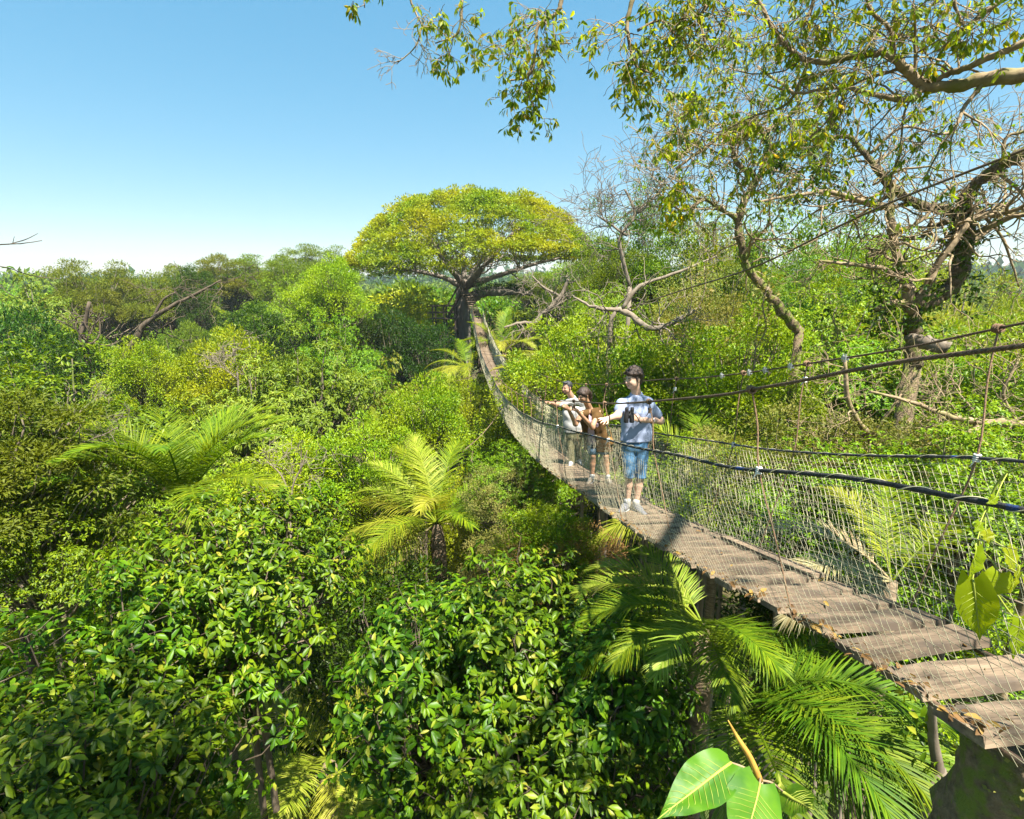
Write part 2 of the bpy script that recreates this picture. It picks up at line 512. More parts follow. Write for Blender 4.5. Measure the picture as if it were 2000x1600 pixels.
proto('pale', .12, M['bark_pale'],
      crown_mesh('crown', 51, M['pale'], 2.8, 2.2, 80, .75, 190, .21, .32, ros=9, droop=.45, tmpl=LEAF4, inner=.3, lump=.28, bark=M['bark_pale']))
proto('tangle', .10, M['bark_pale'],
      crown_mesh('crown', 61, M['tangle'], 2.8, 2.4, 110, .60, 200, .10, .45, zmin=-.7, lump=.2, bark=M['bark_pale']))
proto('lobed', .2, M['bark'],
      crown_mesh('crown', 71, M['lobed'], 3.2, 3.4, 80, .90, 330, .15, .42, flat=.6, zmin=-.6, inner=.3, lump=.28))
PR_FAR = {k: crown_mesh('crown', 80 + i, M[k], 3.0, 2.3, 46, .85, 75, .36, .5, limbs=False, lump=.25)[0] for i, k in enumerate(('broad', 'feather', 'dense', 'bright'))}
KIND_TEXT = {
    'broad': 'leafy green rainforest tree', 'feather': 'olive feathery-leaved tree', 'dense': 'tall dark dense-crowned tree',
    'bright': 'bright yellow-green bushy tree', 'pale': 'pale large-leaved tree', 'tangle': 'brownish vine-tangled tree', 'lobed': 'dark green tree with lobed crown'}
HALF = {'broad': 2.4, 'feather': 1.9, 'dense': 3.8, 'bright': 2.45, 'pale': 2.2, 'tangle': 2.4, 'lobed': 3.4}
RAD = {'broad': 3.0, 'feather': 3.0, 'dense': 2.5, 'bright': 3.0, 'pale': 2.8, 'tangle': 2.8, 'lobed': 3.2}
PYR = random.Random(9)
def plant_tree(kind, top, R, label, group=None, far=False, tint=None, name=None, zs=1.0, var=None):
    """a tree whose crown's highest leaves are at the world point `top`, crown radius R; it stands on the ground below"""
    p = PR[kind]
    s = R / RAD[kind]
    sz = s * zs
    x, y = float(top[0]), float(top[1])
    gz = float(ground_z(np.float64(x), np.float64(y)))
    hz = HALF[kind] * sz
    cz = float(top[2]) - hz * 1.05 - gz
    root = empty(name or {'broad': 'rainforest_tree', 'feather': 'feathery_tree', 'dense': 'evergreen_tree', 'bright': 'bushy_tree', 'pale': 'large_leaved_tree', 'tangle': 'vine_covered_tree', 'lobed': 'lobed_tree'}[kind], (x, y, gz), PYR.uniform(0, 6.28))
    tag(root, label, 'tree', group)
    th = max(.6, cz - (hz * .55 if not far else 0))
    link('trunk', p['trunk'], root, scale=(s, s, th))
    if far:
        cr = link('crown', PR_FAR.get(kind, PR_FAR['broad']), root, (0, 0, cz), scale=(s, s, sz))
    else:
        i = var if var is not None else PYR.randrange(len(p['crowns']))
        cm, lm = p['crowns'][i % len(p['crowns'])]
        cr = link('crown', cm, root, (0, 0, cz), scale=(s, s, sz))
        link('limbs', lm, root, (0, 0, cz), scale=(s, s, sz))
    v = PYR.uniform(.82, 1.15)
    t = tint or (1, 1, 1)
    cr.color = (v * t[0], v * t[1], v * t[2], 1)
    return root

# ------------------------------------------------------------------ far forest (one mass) and the canopy trees
def build_far_forest():
    rng = np.random.default_rng(77)
    for nm, r0, r1, sp, m, lf, mat, lab in (
            ('far_forest', 125, 230, 9.5, 250, 1.1, M['feather'], 'hazy belt of olive forest canopy reaching towards the horizon'),
            ('distant_forest', 230, 420, 14, 120, 2.4, M['dense'], 'distant blue-green forest canopy along the horizon'),
            ('horizon_forest', 420, 900, 30, 55, 6.5, M['dense'], 'thin line of forest at the far horizon')):
        n = int(.95 * (r1 ** 2 - r0 ** 2) / sp ** 2)
        r = np.sqrt(rng.uniform(r0 ** 2, r1 ** 2, n))
        a = rng.uniform(-.92, .92, n)
        x, y = r * np.sin(a), r * np.cos(a)
        top = ground_z(x, y) + rng.normal(18.5, 2.2, n) * (1 if r0 < 400 else 1.15)
        R = sp * rng.uniform(.45, .75, n)
        C = np.stack([x, y, top - R * .6], -1)
        v = rdir(rng, n * m)
        v[:, 2] = np.abs(v[:, 2])
        P = np.repeat(C, m, 0) + v * (np.repeat(R, m) * rng.uniform(.75, 1.1, n * m))[:, None] * np.array([1, 1, .62])
        P += (np.sin(P * 2.1 / (sp / 9.5)) * .25 * sp / 9.5)
        g = Geo()
        L = lf * rng.uniform(.6, 1.3, n * m)
        leaves(g, P, v + rng.normal(size=(n * m, 3)) * .6, v + np.array([0, 0, .5]) + rng.normal(size=(n * m, 3)) * .3, L, L * .6)
        tag(g.obj(nm, mat), lab, 'forest', kind='stuff')
build_far_forest()

# hand-set trees: pixel of the crown's top in the photograph, distance, crown radius, kind, label
HAND = [
    (50, 562, 40, 3.2, 'pale', 'pale airy tree against the sky beside the olive feathery trees'),
    (165, 524, 45, 3.6, 'feather', 'greyish feathery tree with thin crown against the sky'),
    (255, 545, 50, 4.2, 'feather', 'wide olive feathery tree between two leaning bare limbs'),
    (325, 532, 48, 3.2, 'feather', 'olive feathery tree behind the leaning bare limb'),
    (372, 510, 46, 1.7, 'dense', 'small round dark tree top standing against the sky'),
    (440, 508, 62, 4.2, 'feather', 'spreading tree with orange-tinged top on the skyline', (1.12, 1.0, .7)),
    (500, 506, 64, 4.0, 'feather', 'spreading yellowish tree on the skyline', (1.15, 1.08, .7)),
    (565, 512, 50, 3.0, 'feather', 'thin feathery tree on the skyline next to the vine-hung tree'),
    (620, 487, 75, 5.0, 'feather', 'faint flat-topped tree rising highest on the distant skyline'),
    (640, 505, 33, 2.2, 'bright', 'tall vine-hung bright green tree beside the giant yellow tree', (.8, 1.05, .8)),
    (690, 590, 36, 2.0, 'dense', 'narrow dark tree below the giant tree\'s crown'),
    (500, 588, 32, 2.1, 'dense', 'tall narrow dark evergreen in the mid forest', None, 1.2),
    (765, 590, 35, 2.2, 'dense', 'dark evergreen beside the wooden stair tower'),
    (838, 618, 34, 1.9, 'dense', 'small dark evergreen in front of the wooden stair tower'),
    (560, 560, 38, 2.6, 'broad', 'leafy tree between the narrow evergreen and the vine-hung tree'),
    (20, 592, 28, 2.9, 'dense', 'dark leafy tree below the pale airy tree'),
    (105, 640, 26, 2.6, 'dense', 'dark tree in front of the greyish feathery tree'),
    (280, 668, 23, 1.7, 'bright', 'small bright green tree behind the fallen leaning trunk'),
    (430, 650, 25, 2.4, 'bright', 'yellow-green tree in front of the narrow dark evergreen'),
    (480, 735, 19, 2.2, 'pale', 'pale silvery large-leaved tree above the dark green palm'),
    (600, 672, 21, 2.4, 'pale', 'pale large-leaved tree next to the stubby palm', (.8, .95, .6)),
    (660, 640, 27, 2.3, 'broad', 'leafy tree below the vine-hung bright tree'),
    (20, 722, 9.5, 2.5, 'broad', 'large twiggy small-leaved tree beside the dark green palm', (.85, .85, .8)),
    (-60, 800, 7.6, 1.9, 'feather', 'twiggy olive tree crown beneath the large twiggy tree', (.8, .8, .6)),
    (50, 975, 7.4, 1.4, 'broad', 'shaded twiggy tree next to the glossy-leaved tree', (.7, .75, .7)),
    (560, 860, 15, 2.0, 'bright', 'bushy tree between the two green palms', (.85, .95, .9)),
    (720, 850, 15, 1.9, 'bright', 'yellow-green bush behind the yellow-green palm'),
    (820, 740, 18, 1.7, 'bright', 'bushy small tree next to the sagging bridge'),
    (884, 738, 26, 1.9, 'bright', 'bushy tree hiding the trunk of the drooping yellowish palm'),
    (1010, 870, 12, 1.3, 'broad', 'small leafy tree crown just under the bridge', (.9, 1.05, .8)),
    (985, 905, 11.5, 1.0, 'tangle', 'vine-draped shrub under the bridge deck'),
    (1075, 988, 8.0, .8, 'bright', 'bright yellow bush under the bridge beside the brown tangle', (1.15, 1.05, .7)),
    (1090, 1035, 7.6, 1.15, 'tangle', 'brown dry vine tangle under the bridge', (1.15, .85, .9)),
    (990, 1040, 8.4, .85, 'tangle', 'brown and green vine tangle beside the yellow-green palm', (1.0, .95, .9)),
    (1170, 512, 58, 4.2, 'feather', 'fine-leaved grey tree against the sky behind the dead pale tree'),
    (1120, 508, 64, 4.2, 'broad', 'round green tree on the skyline under the giant crown'),
    (1040, 540, 62, 3.0, 'feather', 'distant olive tree seen past the giant tree\'s low limb'),
    (1245, 388, 33, 3.2, 'lobed', 'tall dark tree with lobed crown against the sky'),
    (1205, 470, 31, 1.9, 'lobed', 'lower lobed tree beside the tall lobed tree'),
    (1345, 430, 34, 4.0, 'lobed', 'dark tree with lobed crown behind the bare twigs'),
    (1440, 470, 31, 3.0, 'bright', 'tall yellow-green tree between two dark lobed trees', None, 1.5),
    (1180, 560, 27, 2.2, 'broad', 'tall leafy tree behind the arching dead limbs', None, 1.5),
    (1600, 500, 24, 2.6, 'broad', 'tall leafy tree behind the crooked trunk', None, 1.5),
    (1700, 520, 21, 2.4, 'bright', 'tall yellow-green tree between crooked and forked trunks', None, 1.4),
    (1420, 500, 27, 3.2, 'tangle', 'vine-hung tree under the mossy crooked limb', (.9, 1.05, .8)),
    (1530, 430, 29, 3.8, 'lobed', 'broad dark tree behind the mossy crooked trunk'),
    (1640, 480, 40, 5.0, 'bright', 'wide bright green tree behind the forked trunk'),
    (1760, 500, 44, 5.0, 'bright', 'wide yellow-green tree seen through the forked trunk'),
    (1880, 545, 40, 4.5, 'bright', 'yellow-green tree beyond the forked trunk'),
    (1150, 640, 17, 2.3, 'bright', 'bright leafy bush tree just behind the three people'),
    (1290, 655, 14, 2.4, 'bright', 'bright leafy bush tree behind the young man in blue'),
    (1060, 690, 20, 2.2, 'bright', 'yellow-green bush tree beyond the bridge and the couple'),
    (1390, 560, 18, 2.4, 'tangle', 'vine-covered tree with hanging creepers behind the guy cable', (1.0, 1.1, .7)),
    (1450, 640, 12, 2.0, 'bright', 'bushy leafy tree behind the net and the guy cable', (.9, 1, .8)),
    (1600, 600, 15, 2.6, 'broad', 'leafy tree behind the cut log', (1.1, 1.1, .8)),
    (1720, 640, 14, 2.4, 'broad', 'green leafy tree behind the forked trunk', (1.0, 1.1, .8)),
    (1880, 600, 17, 2.8, 'tangle', 'twiggy yellowish tree past the forked trunk', (1.0, 1.1, .6)),
    (1990, 640, 12, 2.4, 'bright', 'bright leafy tree past the hanging tie rope', (.9, 1, .8)),
    (1560, 790, 8.0, 1.6, 'tangle', 'thin scrubby tree behind the bridge net', (.9, 1.0, .7)),
    (1780, 800, 7.0, 1.6, 'tangle', 'scrubby tree with dry twigs behind the bridge net', (.9, .95, .8)),
    (1930, 830, 5.6, 1.2, 'broad', 'leafy scrub behind the net near the climbing vine', (1.0, 1.05, .8)),
    (1640, 900, 6.2, 1.2, 'broad', 'low leafy scrub behind the bridge net', (.9, 1.0, .7)),
    (1400, 860, 9.0, 1.5, 'broad', 'leafy shrub behind the net and the palm', (1, 1.05, .8)),
]
for row in HAND:
    px, py, Y, R, kind, lab = row[:6]
    tint = row[6] if len(row) > 6 else None
    zs = row[7] if len(row) > 7 else (1.35 if 17 < Y < 52 else 1.0)
    plant_tree(kind, at(px, py, Y), R, lab, tint=tint, zs=zs)

# the canopy between them
LIM_X = [-400, 0, 200, 480, 700, 860, 1000, 1060, 1150, 1300, 1500, 1700, 2000, 2400]
LIM_Y = [620, 610, 640, 640, 630, 720, 720, 690, 600, 560, 540, 560, 600, 600]
LIM2_Y = [585, 580, 570, 560, 556, 566, 566, 562, 556, 545, 545, 560, 585, 585]
DK_X = [900, 925, 935, 958, 985, 1025, 1075, 1140, 1196, 1255, 1320, 1430, 1550, 1690, 1900]
DK_Y = [650, 660, 690, 760, 820, 875, 920, 965, 1008, 1045, 1085, 1145, 1205, 1290, 1430]
def project(p):
    d = p - np.array([0, 0, H])
    z = d[1] * cp - d[2] * sp_
    return 1000 + FPX * d[0] / z, 800 - FPX * (d[1] * sp_ + d[2] * cp) / z
# nothing may hide these palms: (pixel x range, lowest pixel row, distance)
KEEP = ((215, 560, 1090, 13.5), (680, 975, 1110, 13.0), (640, 745, 880, 24), (880, 1010, 735, 30), (1330, 1480, 990, 9.5), (600, 700, 640, 30), (440, 560, 680, 30))
def canopy():
    rng = np.random.default_rng(31)
    hand_xy = np.array([at(r[0], r[1], r[2])[:2] for r in HAND])
    hand_r = np.array([r[3] for r in HAND])
    spots = []
    for y0, y1, s in ((7, 24, 3.6), (24, 50, 5.2), (50, 126, 8.5)):
        y = y0
        while y < y1:
            w = y * 1.0 + 4
            for x in np.arange(-w, w, s):
                spots.append((x + rng.uniform(-.35, .35) * s, y + rng.uniform(-.35, .35) * s, s))
            y += s
    for x, y, s in spots:
        if y < 6.5: continue
        far = y > 52
        R = s * rng.uniform(.52, .70)
        zs = 1.0
        if 15 < y < 52:
            R = s * rng.uniform(.42, .62)
            zs = rng.uniform(1.2, 2.2)
        if np.any(np.hypot(hand_xy[:, 0] - x, hand_xy[:, 1] - y) < hand_r * .55 + R * .25): continue
        east = x > edge_r(min(y, 40)) and y < 40
        if not east and 14 < y < 50 and rng.random() < .26: continue
        if abs(x + 4) < 2.6 and 40 < y < 48: continue
        if east:
            z = H + rng.uniform(-4.2, -3.0) if y < 10 else H + (rng.uniform(-2.6, -1.0) if y < 15 else rng.uniform(-2.0, 1.6))
        elif y < 24: z = H + rng.uniform(-8.0, -4.0)
        elif y < 50: z = H + rng.uniform(-6.5, -1.2)
        else: z = H + rng.uniform(-4, -.2) + float(ground_z(np.float64(x), np.float64(y)))
        top = np.array([x, y, z])
        px, py = project(top)
        rp = R * FPX / y
        if px < -rp - 60 or px > 2060 + rp: continue
        xs = np.linspace(px - rp, px + rp, 9)
        lim = np.interp(xs, LIM_X, LIM_Y if y < 50 else LIM2_Y).max()
        # nothing may stand between the camera and the deck
        if not east and y < 42:
            m = (xs > 905) & (xs < 1900)
            if m.any(): lim = max(lim, np.interp(xs[m], DK_X, DK_Y).max() + 12)
            # keep clear of the deck itself
            if edge_l(y) - R - .3 < x < edge_r(y) + R + .3:
                z = min(z, float(deck_z(min(max(y, 1), 37))) - 1.0)
        elif east and x - R < edge_r(y) + .4:
            z = min(z, float(deck_z(min(y, 37))) - .4)
        top[2] = z
        for (kx0, kx1, ky, kY) in KEEP:
            if y < kY + 1 and px + rp > kx0 and px - rp < kx1: lim = max(lim, ky)
        px, py = project(top)
        if py < lim:
            top = at(px, lim + rng.uniform(0, 25), y)
        if top[2] < 5: continue
        kinds = (['broad', 'bright', 'feather', 'dense', 'pale', 'tangle'], [.26, .25, .14, .21, .08, .06]) if not far else (['broad', 'feather', 'dense', 'bright'], [.3, .35, .2, .15])
        k = kinds[0][rng.choice(len(kinds[0]), p=kinds[1])]
        if far:
            lab, grp = KIND_TEXT[k] + ' in the hazy far canopy beyond the giant tree', 'far ' + KIND_TEXT[k] + 's'
        elif east:
            lab, grp = KIND_TEXT[k] + ' in the canopy behind the bridge\'s far rail', KIND_TEXT[k] + 's behind the bridge'
        elif y < 24:
            lab, grp = KIND_TEXT[k] + ' low in the canopy around the palms', KIND_TEXT[k] + 's around the palms'
        else:
            lab, grp = KIND_TEXT[k] + ' in the mid canopy before the skyline trees', KIND_TEXT[k] + 's of the mid canopy'
        plant_tree(k, top, R, lab, grp, far=far, zs=zs)
canopy()
# ------------------------------------------------------------------ branching
def grow(g, rng, p, d, L, r, depth, tips, wander=.35, trop=(0, 0, .1), kids=3, ratio=.62, seg=6, rmin=.0022, spread=.9):
    pts = [np.asarray(p, float)]
    d = np.asarray(d, float)
    dirs = [d]
    for i in range(seg):
        d = d + rng.normal(size=3) * wander * .5 + np.asarray(trop) * .3
        d = d / math.sqrt(d @ d)
        pts.append(pts[-1] + d * L / seg)
        dirs.append(d)
    sides = 7 if r > .04 else (5 if r > .012 else 3)
    g.add(*tube(np.array(pts), np.maximum(np.linspace(r, r * .5, seg + 1), rmin), sides, cap=False))
    if depth <= 0:
        tips.append((pts[-1], d))
        if seg > 3: tips.append((pts[seg // 2 + 1], dirs[seg // 2 + 1]))
        return
    for k in range(kids):
        i = rng.integers(max(1, seg // 3), seg + 1)
        a = rng.normal(size=3)
        a -= dirs[i] * (a @ dirs[i])
        a /= math.sqrt(a @ a) + 1e-9
        nd_ = dirs[i] * (1 - .35 * spread) + a * spread * rng.uniform(.6, 1.1)
        nd_ /= math.sqrt(nd_ @ nd_)
        grow(g, rng, pts[i], nd_, L * ratio * rng.uniform(.75, 1.2), max(r * .55, rmin), depth - 1, tips, wander, trop, kids, ratio, max(3, seg - 2), rmin, spread)
    grow(g, rng, pts[-1], d, L * ratio, max(r * .5, rmin), depth - 1, tips, wander, trop, kids, ratio, max(3, seg - 2), rmin, spread)
def limb(g, pts, per=6, sides=9, jit=0.0, rng=None):
    """a limb through (pixel x, pixel y, distance, thickness in pixels) -> its centre line and radii"""
    P = np.array([at(a, b, c) for a, b, c, _ in pts])
    R = np.array([.5 * w * c / FPX for _, _, c, w in pts])
    P, R = smooth_path(P, R, per)
    if jit: P[1:-1] += rng.normal(size=P[1:-1].shape) * jit * R[1:-1, None]
    g.add(*tube(P, R * (1 + (rng.normal(size=len(R)) * .08 if rng is not None else 0)), sides))
    return P, R
def sprout(g, rng, P, R, n, L, depth, tips, lo=.2, hi=1.0, **kw):
    """side branches along a limb"""
    for i in rng.integers(int(len(P) * lo), max(int(len(P) * hi), int(len(P) * lo) + 1), n):
        t = nrm(P[min(i + 1, len(P) - 1)] - P[max(i - 1, 0)])
        a = rng.normal(size=3)
        a -= t * (a @ t)
        a /= math.sqrt(a @ a) + 1e-9
        d = t * .45 + a
        grow(g, rng, P[i], d / math.sqrt(d @ d), L * rng.uniform(.6, 1.25), max(R[i] * .4, .004), depth, tips, **kw)

# ------------------------------------------------------------------ suspension bridge
def build_bridge():
    rng = np.random.default_rng(2)
    root = empty('suspension_bridge', (1.6, 2.0, float(deck_z(2.0))))
    tag(root, 'long sagging plank footbridge with rope net sides leading to the giant tree', 'bridge')
    up = lambda Y: (edge_l(Y) - .12, edge_r(Y) + .30)
    # planks: six variants of mesh, each a worn board with uneven ends
    boards = []
    for k in range(6):
        n = 7
        xs = np.linspace(-.36, .36, n)
        V = []
        for i, x in enumerate(xs):
            w0, w1 = -.101 + rng.normal() * .004, .101 + rng.normal() * .004
            ex = rng.normal() * .012 if i in (0, n - 1) else 0
            zt = .018 + rng.normal() * .0015
            V += [[x + ex, w0, -.020], [x + ex, w1, -.020], [x + ex, w1 - .006, zt], [x + ex, w0 + .006, zt]]
        Q = []
        for i in range(n - 1):
            a, b = i * 4, i * 4 + 4
            for j in range(4):
                Q.append([a + j, b + j, b + (j + 1) % 4, a + (j + 1) % 4])
        Q += [[0, 1, 2, 3], [b + 3, b + 2, b + 1, b]]
        boards.append(Geo().add(np.array(V), np.array(Q)[:, ::-1]).mesh('plank', M['plank'], smooth=False))
    Y = 1.15
    k = 0
    pitch = math.atan(.125)
    while Y < 37.3:
        c = bridge_pt(Y, .5)
        sl = float((deck_z(Y + .1) - deck_z(Y - .1)) / .2)
        o = link('plank', boards[k % 6], root, c - np.array(root.location), (math.atan(sl) + rng.normal() * .025, rng.normal() * .015, pitch + rng.normal() * .03), (rng.uniform(.95, 1.04), rng.uniform(.92, 1.08), 1))
        step = .292 if Y < 4.0 else .25
        Y += step * math.cos(math.atan(sl)) * rng.uniform(.97, 1.03)
        k += 1
    # steps of the steep last stretch up to the tree
    end0 = bridge_pt(37.4, .5)
    end1 = at(916, 573, 41.0)
    for i in range(13):
        t = (i + .5) / 13
        c = end0 * (1 - t) + end1 * t + np.array([0, 0, -.25 * math.sin(math.pi * t)])
        g = Geo()
        box_geo(g, (0, 0, 0), (.66, .16, .05))
        link('step', g.mesh('step', M['plank'], False), root, c - np.array(root.location), (.25, 0, pitch))
    YY = np.concatenate([np.arange(1.0, 10, .25), np.arange(10, 37.5, .5)])
    # bearer cables under the planks
    for w in (.06, .94):
        P = bridge_pt(YY, w, -.035)
        P = np.vstack([P, end1 + np.array([(w - .5) * .6, 0, -.1])])
        Geo().add(*tube(P, .014, 6)).obj('bearer_cable', M['cable'], root)
    # handrail cables: twisted strands near the camera, drawn as one further off
    def rail(off_l, off_r, side, h):
        Ye = np.concatenate([np.arange(.9, 37.6, .3)])
        x = edge_l(Ye) - off_l if side == 0 else edge_r(Ye) + off_r
        narrowing = np.clip((Ye - 28) / 10, 0, 1)
        x = x * (1 - narrowing) + (edge_l(Ye) + (.0 if side == 0 else BW)) * narrowing
        P = np.stack([x, Ye, deck_z(np.clip(Ye, 1, 37.6)) + h - .25 * narrowing + (.09 if side == 0 else 0) * np.maximum(0, 2.6 - Ye)], -1)
        tip = end1 + np.array([-.38 if side == 0 else .38, 0, .75])
        return np.vstack([P, (P[-1] + tip) / 2 + np.array([0, 0, -.1]), tip])
    rails = [rail(.12, .30, 0, 1.33), rail(.12, .30, 1, 1.63)]
    for s, P in enumerate(rails):
        dense, _ = smooth_path(P[:32], np.ones(32), 15)
        cum = np.concatenate([[0], np.cumsum(np.linalg.norm(np.diff(dense, axis=0), axis=1))])
        T = nrm(np.gradient(dense, axis=0))
        A = nrm(np.cross(T, np.array([0, 0, 1.0])))
        B = np.cross(A, T)
        g = Geo()
        rr = .0095 if s == 0 else .0075
        for q in range(5):
            ph = cum * 2 * math.pi / .11 + q * 2 * math.pi / 5
            g.add(*tube(dense + (A * np.cos(ph)[:, None] + B * np.sin(ph)[:, None]) * rr * .58, rr * .5, 5))
        g.add(*tube(P[31:], rr, 6))
        g.obj('handrail_cable', M['cable'], root)
    # net ropes
    YR = np.concatenate([np.arange(.9, 12, .12), np.arange(12, 37.6, .4)])
    def rope_h(Y, s):
        base = .90 if s == 0 else .91
        dip = -.07 * np.exp(-((Y - 3.1) / .9) ** 2) if s == 0 else 0
        return base + dip + .012 * np.sin(Y * 2.3 + s) - np.where(Y > 20, (Y - 20) * .012, 0)
    def rope_x(Y, s):
        n = np.clip((Y - 26) / 10, 0, 1)
        return np.where(s == 0, edge_l(Y) - .10 * (1 - n), edge_r(Y) + .20 * (1 - n))
    for s in (0, 1):
        P = np.stack([rope_x(YR, s), YR, deck_z(np.clip(YR, 1, 37.6)) + rope_h(YR, s)], -1)
        Geo().add(*tube(P, .0115 if s == 0 else .009, 7)).obj('net_rope', M['rope_black'], root)
        # lacing of twine round the rope
        g = Geo()
        Yl = np.arange(1.0, 12, .012)
        ph = Yl * 2 * math.pi / .21
        C = np.stack([rope_x(Yl, s), Yl, deck_z(Yl) + rope_h(Yl, s)], -1)
        rr = .0135 if s == 0 else .011
        C = C + np.stack([np.cos(ph) * rr, 0 * ph, np.sin(ph) * rr], -1)
        g.add(*tube(C, .0022, 4))
        g.obj('lacing', M['net'], root)
    # nets: knotted square mesh, real strands, hung a little askew
    def net_pt(Yv, v, s):
        Yc = np.clip(Yv, 1.0, 37.5)
        side = -1 if s == 0 else 1
        x = (edge_l(Yc) - .02 if s == 0 else edge_r(Yc) + .02) * (1 - v) + rope_x(Yc, s) * v
        x = x + side * np.sin(np.pi * v) * (.05 + .025 * np.sin(Yc * 1.7 + s))
        return np.stack([x, Yv + 0 * v, deck_z(Yc) - .02 + (rope_h(Yc, s) + .02) * v + .006 * np.sin(Yc * 9 + v * 7)], -1)
    for s in (0, 1):
        g = Geo()
        Y0 = .3
        while Y0 < 37.2:
            v = np.linspace(0, 1, 10 if Y0 < 9 else 6)
            Yv = Y0 + v * .55
            P = net_pt(Yv, v, s)
            P[1:-1] += rng.normal(size=P[1:-1].shape) * .004
            ok = (Yv > .95) & (Yv < 37.5)
            if ok.sum() > 2:
                g.add(*tube(P[ok], .0014 if Y0 < 4 else (.0018 if Y0 < 9 else (.0036 if Y0 < 15 else .0055)), 3, cap=False))
            Y0 += .048 if Y0 < 14 else (.065 if Y0 < 24 else .09)
        for v0 in np.arange(.04, .98, .050):
            Yv = np.concatenate([np.arange(.95, 10, .12), np.arange(10, 37.4, .5)])
            P = net_pt(Yv, v0 + .012 * np.sin(Yv * 3 + v0 * 40), s) + rng.normal(size=(len(Yv), 3)) * .004
            g.add(*tube(P, np.where(Yv < 4, .0014, np.where(Yv < 9, .0018, np.where(Yv < 15, .0036, .0055))), 3, cap=False))
        g.obj('side_net', M['net'], root)
    # suspender ropes
    tops_l = [3.1, 4.65, 5.95, 7.4, 8.65, 10.0, 11.3, 12.4, 13.5] + list(np.arange(14.6, 36, 1.25))
    tops_r = [2.85, 4.3, 5.2, 6.7, 8.2] + list(np.arange(9.6, 36, 1.4))
    for s, tops in ((0, tops_l), (1, tops_r)):
        for i, Yt in enumerate(tops):
            R = rails[s]
            t = np.array([np.interp(Yt, R[:-2, 1], R[:-2, 0]), Yt, np.interp(Yt, R[:-2, 1], R[:-2, 2])])
            Yb = Yt - (.42 if s == 0 else .1)
            b = bridge_pt(Yb, 0 if s == 0 else 1, -.03)
            m = np.array([rope_x(Yt - .12, s), Yt - .12, deck_z(max(Yt - .12, 1)) + rope_h(Yt - .12, s)])
            if s == 0: P = smooth_path(np.array([t, t * .55 + m * .45 + np.array([.015, 0, 0]), m, m * .5 + b * .5 + np.array([.012, .02, 0]), b]), per=4)
            else: P = smooth_path(np.array([t, t * .6 + m * .4 + np.array([-.012, 0, 0]), m, m * .5 + b * .5, b]), per=4)
            o = Geo().add(*tube(P, .0052 if Yt < 8 else .0065, 6)).obj('suspender_rope', M['rope'], root)
            # the loop of rope over the cable, and the knot below it
            g = Geo()
            a = np.linspace(0, 2 * math.pi, 9)
            for dy in (-.012, .004, .018):
                g.add(*tube(t + np.stack([np.cos(a) * .020, np.full(9, dy), np.sin(a) * .020], -1), .0065, 5))
            kk = g.mesh('lashing', M['rope'], origin=root.location)
            link('lashing', kk, o)
            if Yt < 9:
                c = t * .82 + m * .18 if i % 2 else m
                g = Geo()
                for j in range(4):
                    aa = np.linspace(0, 2 * math.pi, 8) + j
                    g.add(*tube(c + np.stack([np.cos(aa) * .014, np.sin(aa) * .014, np.full(8, (j - 1.5) * .011)], -1), .006, 4))
                g.add(*tube(np.array([c, c + np.array([-.03, 0, -.05])]), [.006, .003], 4))
                link('knot', g.mesh('knot', M['white_knot'] if i % 2 == 0 or s else M['rope'], origin=root.location), o)
    # clamps on the far rail
    for Yc in (3.9, 4.5, 4.85, 5.1, 5.6):
        R = rails[1]
        c = np.array([np.interp(Yc, R[:-2, 1], R[:-2, 0]), Yc, np.interp(Yc, R[:-2, 1], R[:-2, 2])])
        g = Geo()
        box_geo(g, c, (.03, .05, .026))
        bar(g, c + np.array([-.008, -.015, -.03]), c + np.array([-.008, -.015, .03]), .007)
        bar(g, c + np.array([-.008, .015, -.03]), c + np.array([-.008, .015, .03]), .007)
        g.obj('cable_clamp', M['steel'], root, smooth=False)
    # a long board laid along the east side
    g = Geo()
    Yb = np.linspace(3.4, 4.6, 6)
    P = bridge_pt(Yb, .93, .04)
    for i in range(5): bar(g, P[i], P[i + 1] + (P[i + 1] - P[i]) * .02, .10, .028)
    g.obj('edge_board', M['plank'], root, smooth=False)
    # dry leaves caught along the edges
    g = Geo()
    n = 300
    Yl = 1.6 + 9 * rng.random(n) ** 1.6
    w = np.where(rng.random(n) < .93, rng.normal(-.02, .035, n), rng.uniform(0, 1.0, n))
    P = bridge_pt(Yl, w, rng.uniform(.016, .05, n))
    L = rng.uniform(.02, .065, n)
    leaves(g, P, rng.normal(size=(n, 3)) * np.array([1, 1, .35]), rng.normal(size=(n, 3)) * .5 + np.array([0, 0, 1]), L, L * .5, LEAF8)
    tag(g.obj('leaf_litter', M['litter'], root), kind='stuff')
    return root
M['steel'] = rough_mat('galvanised_steel', G(.35, .36, .37), G(.6, .6, .6), 40, metallic=.8, rough=.4)
build_bridge()

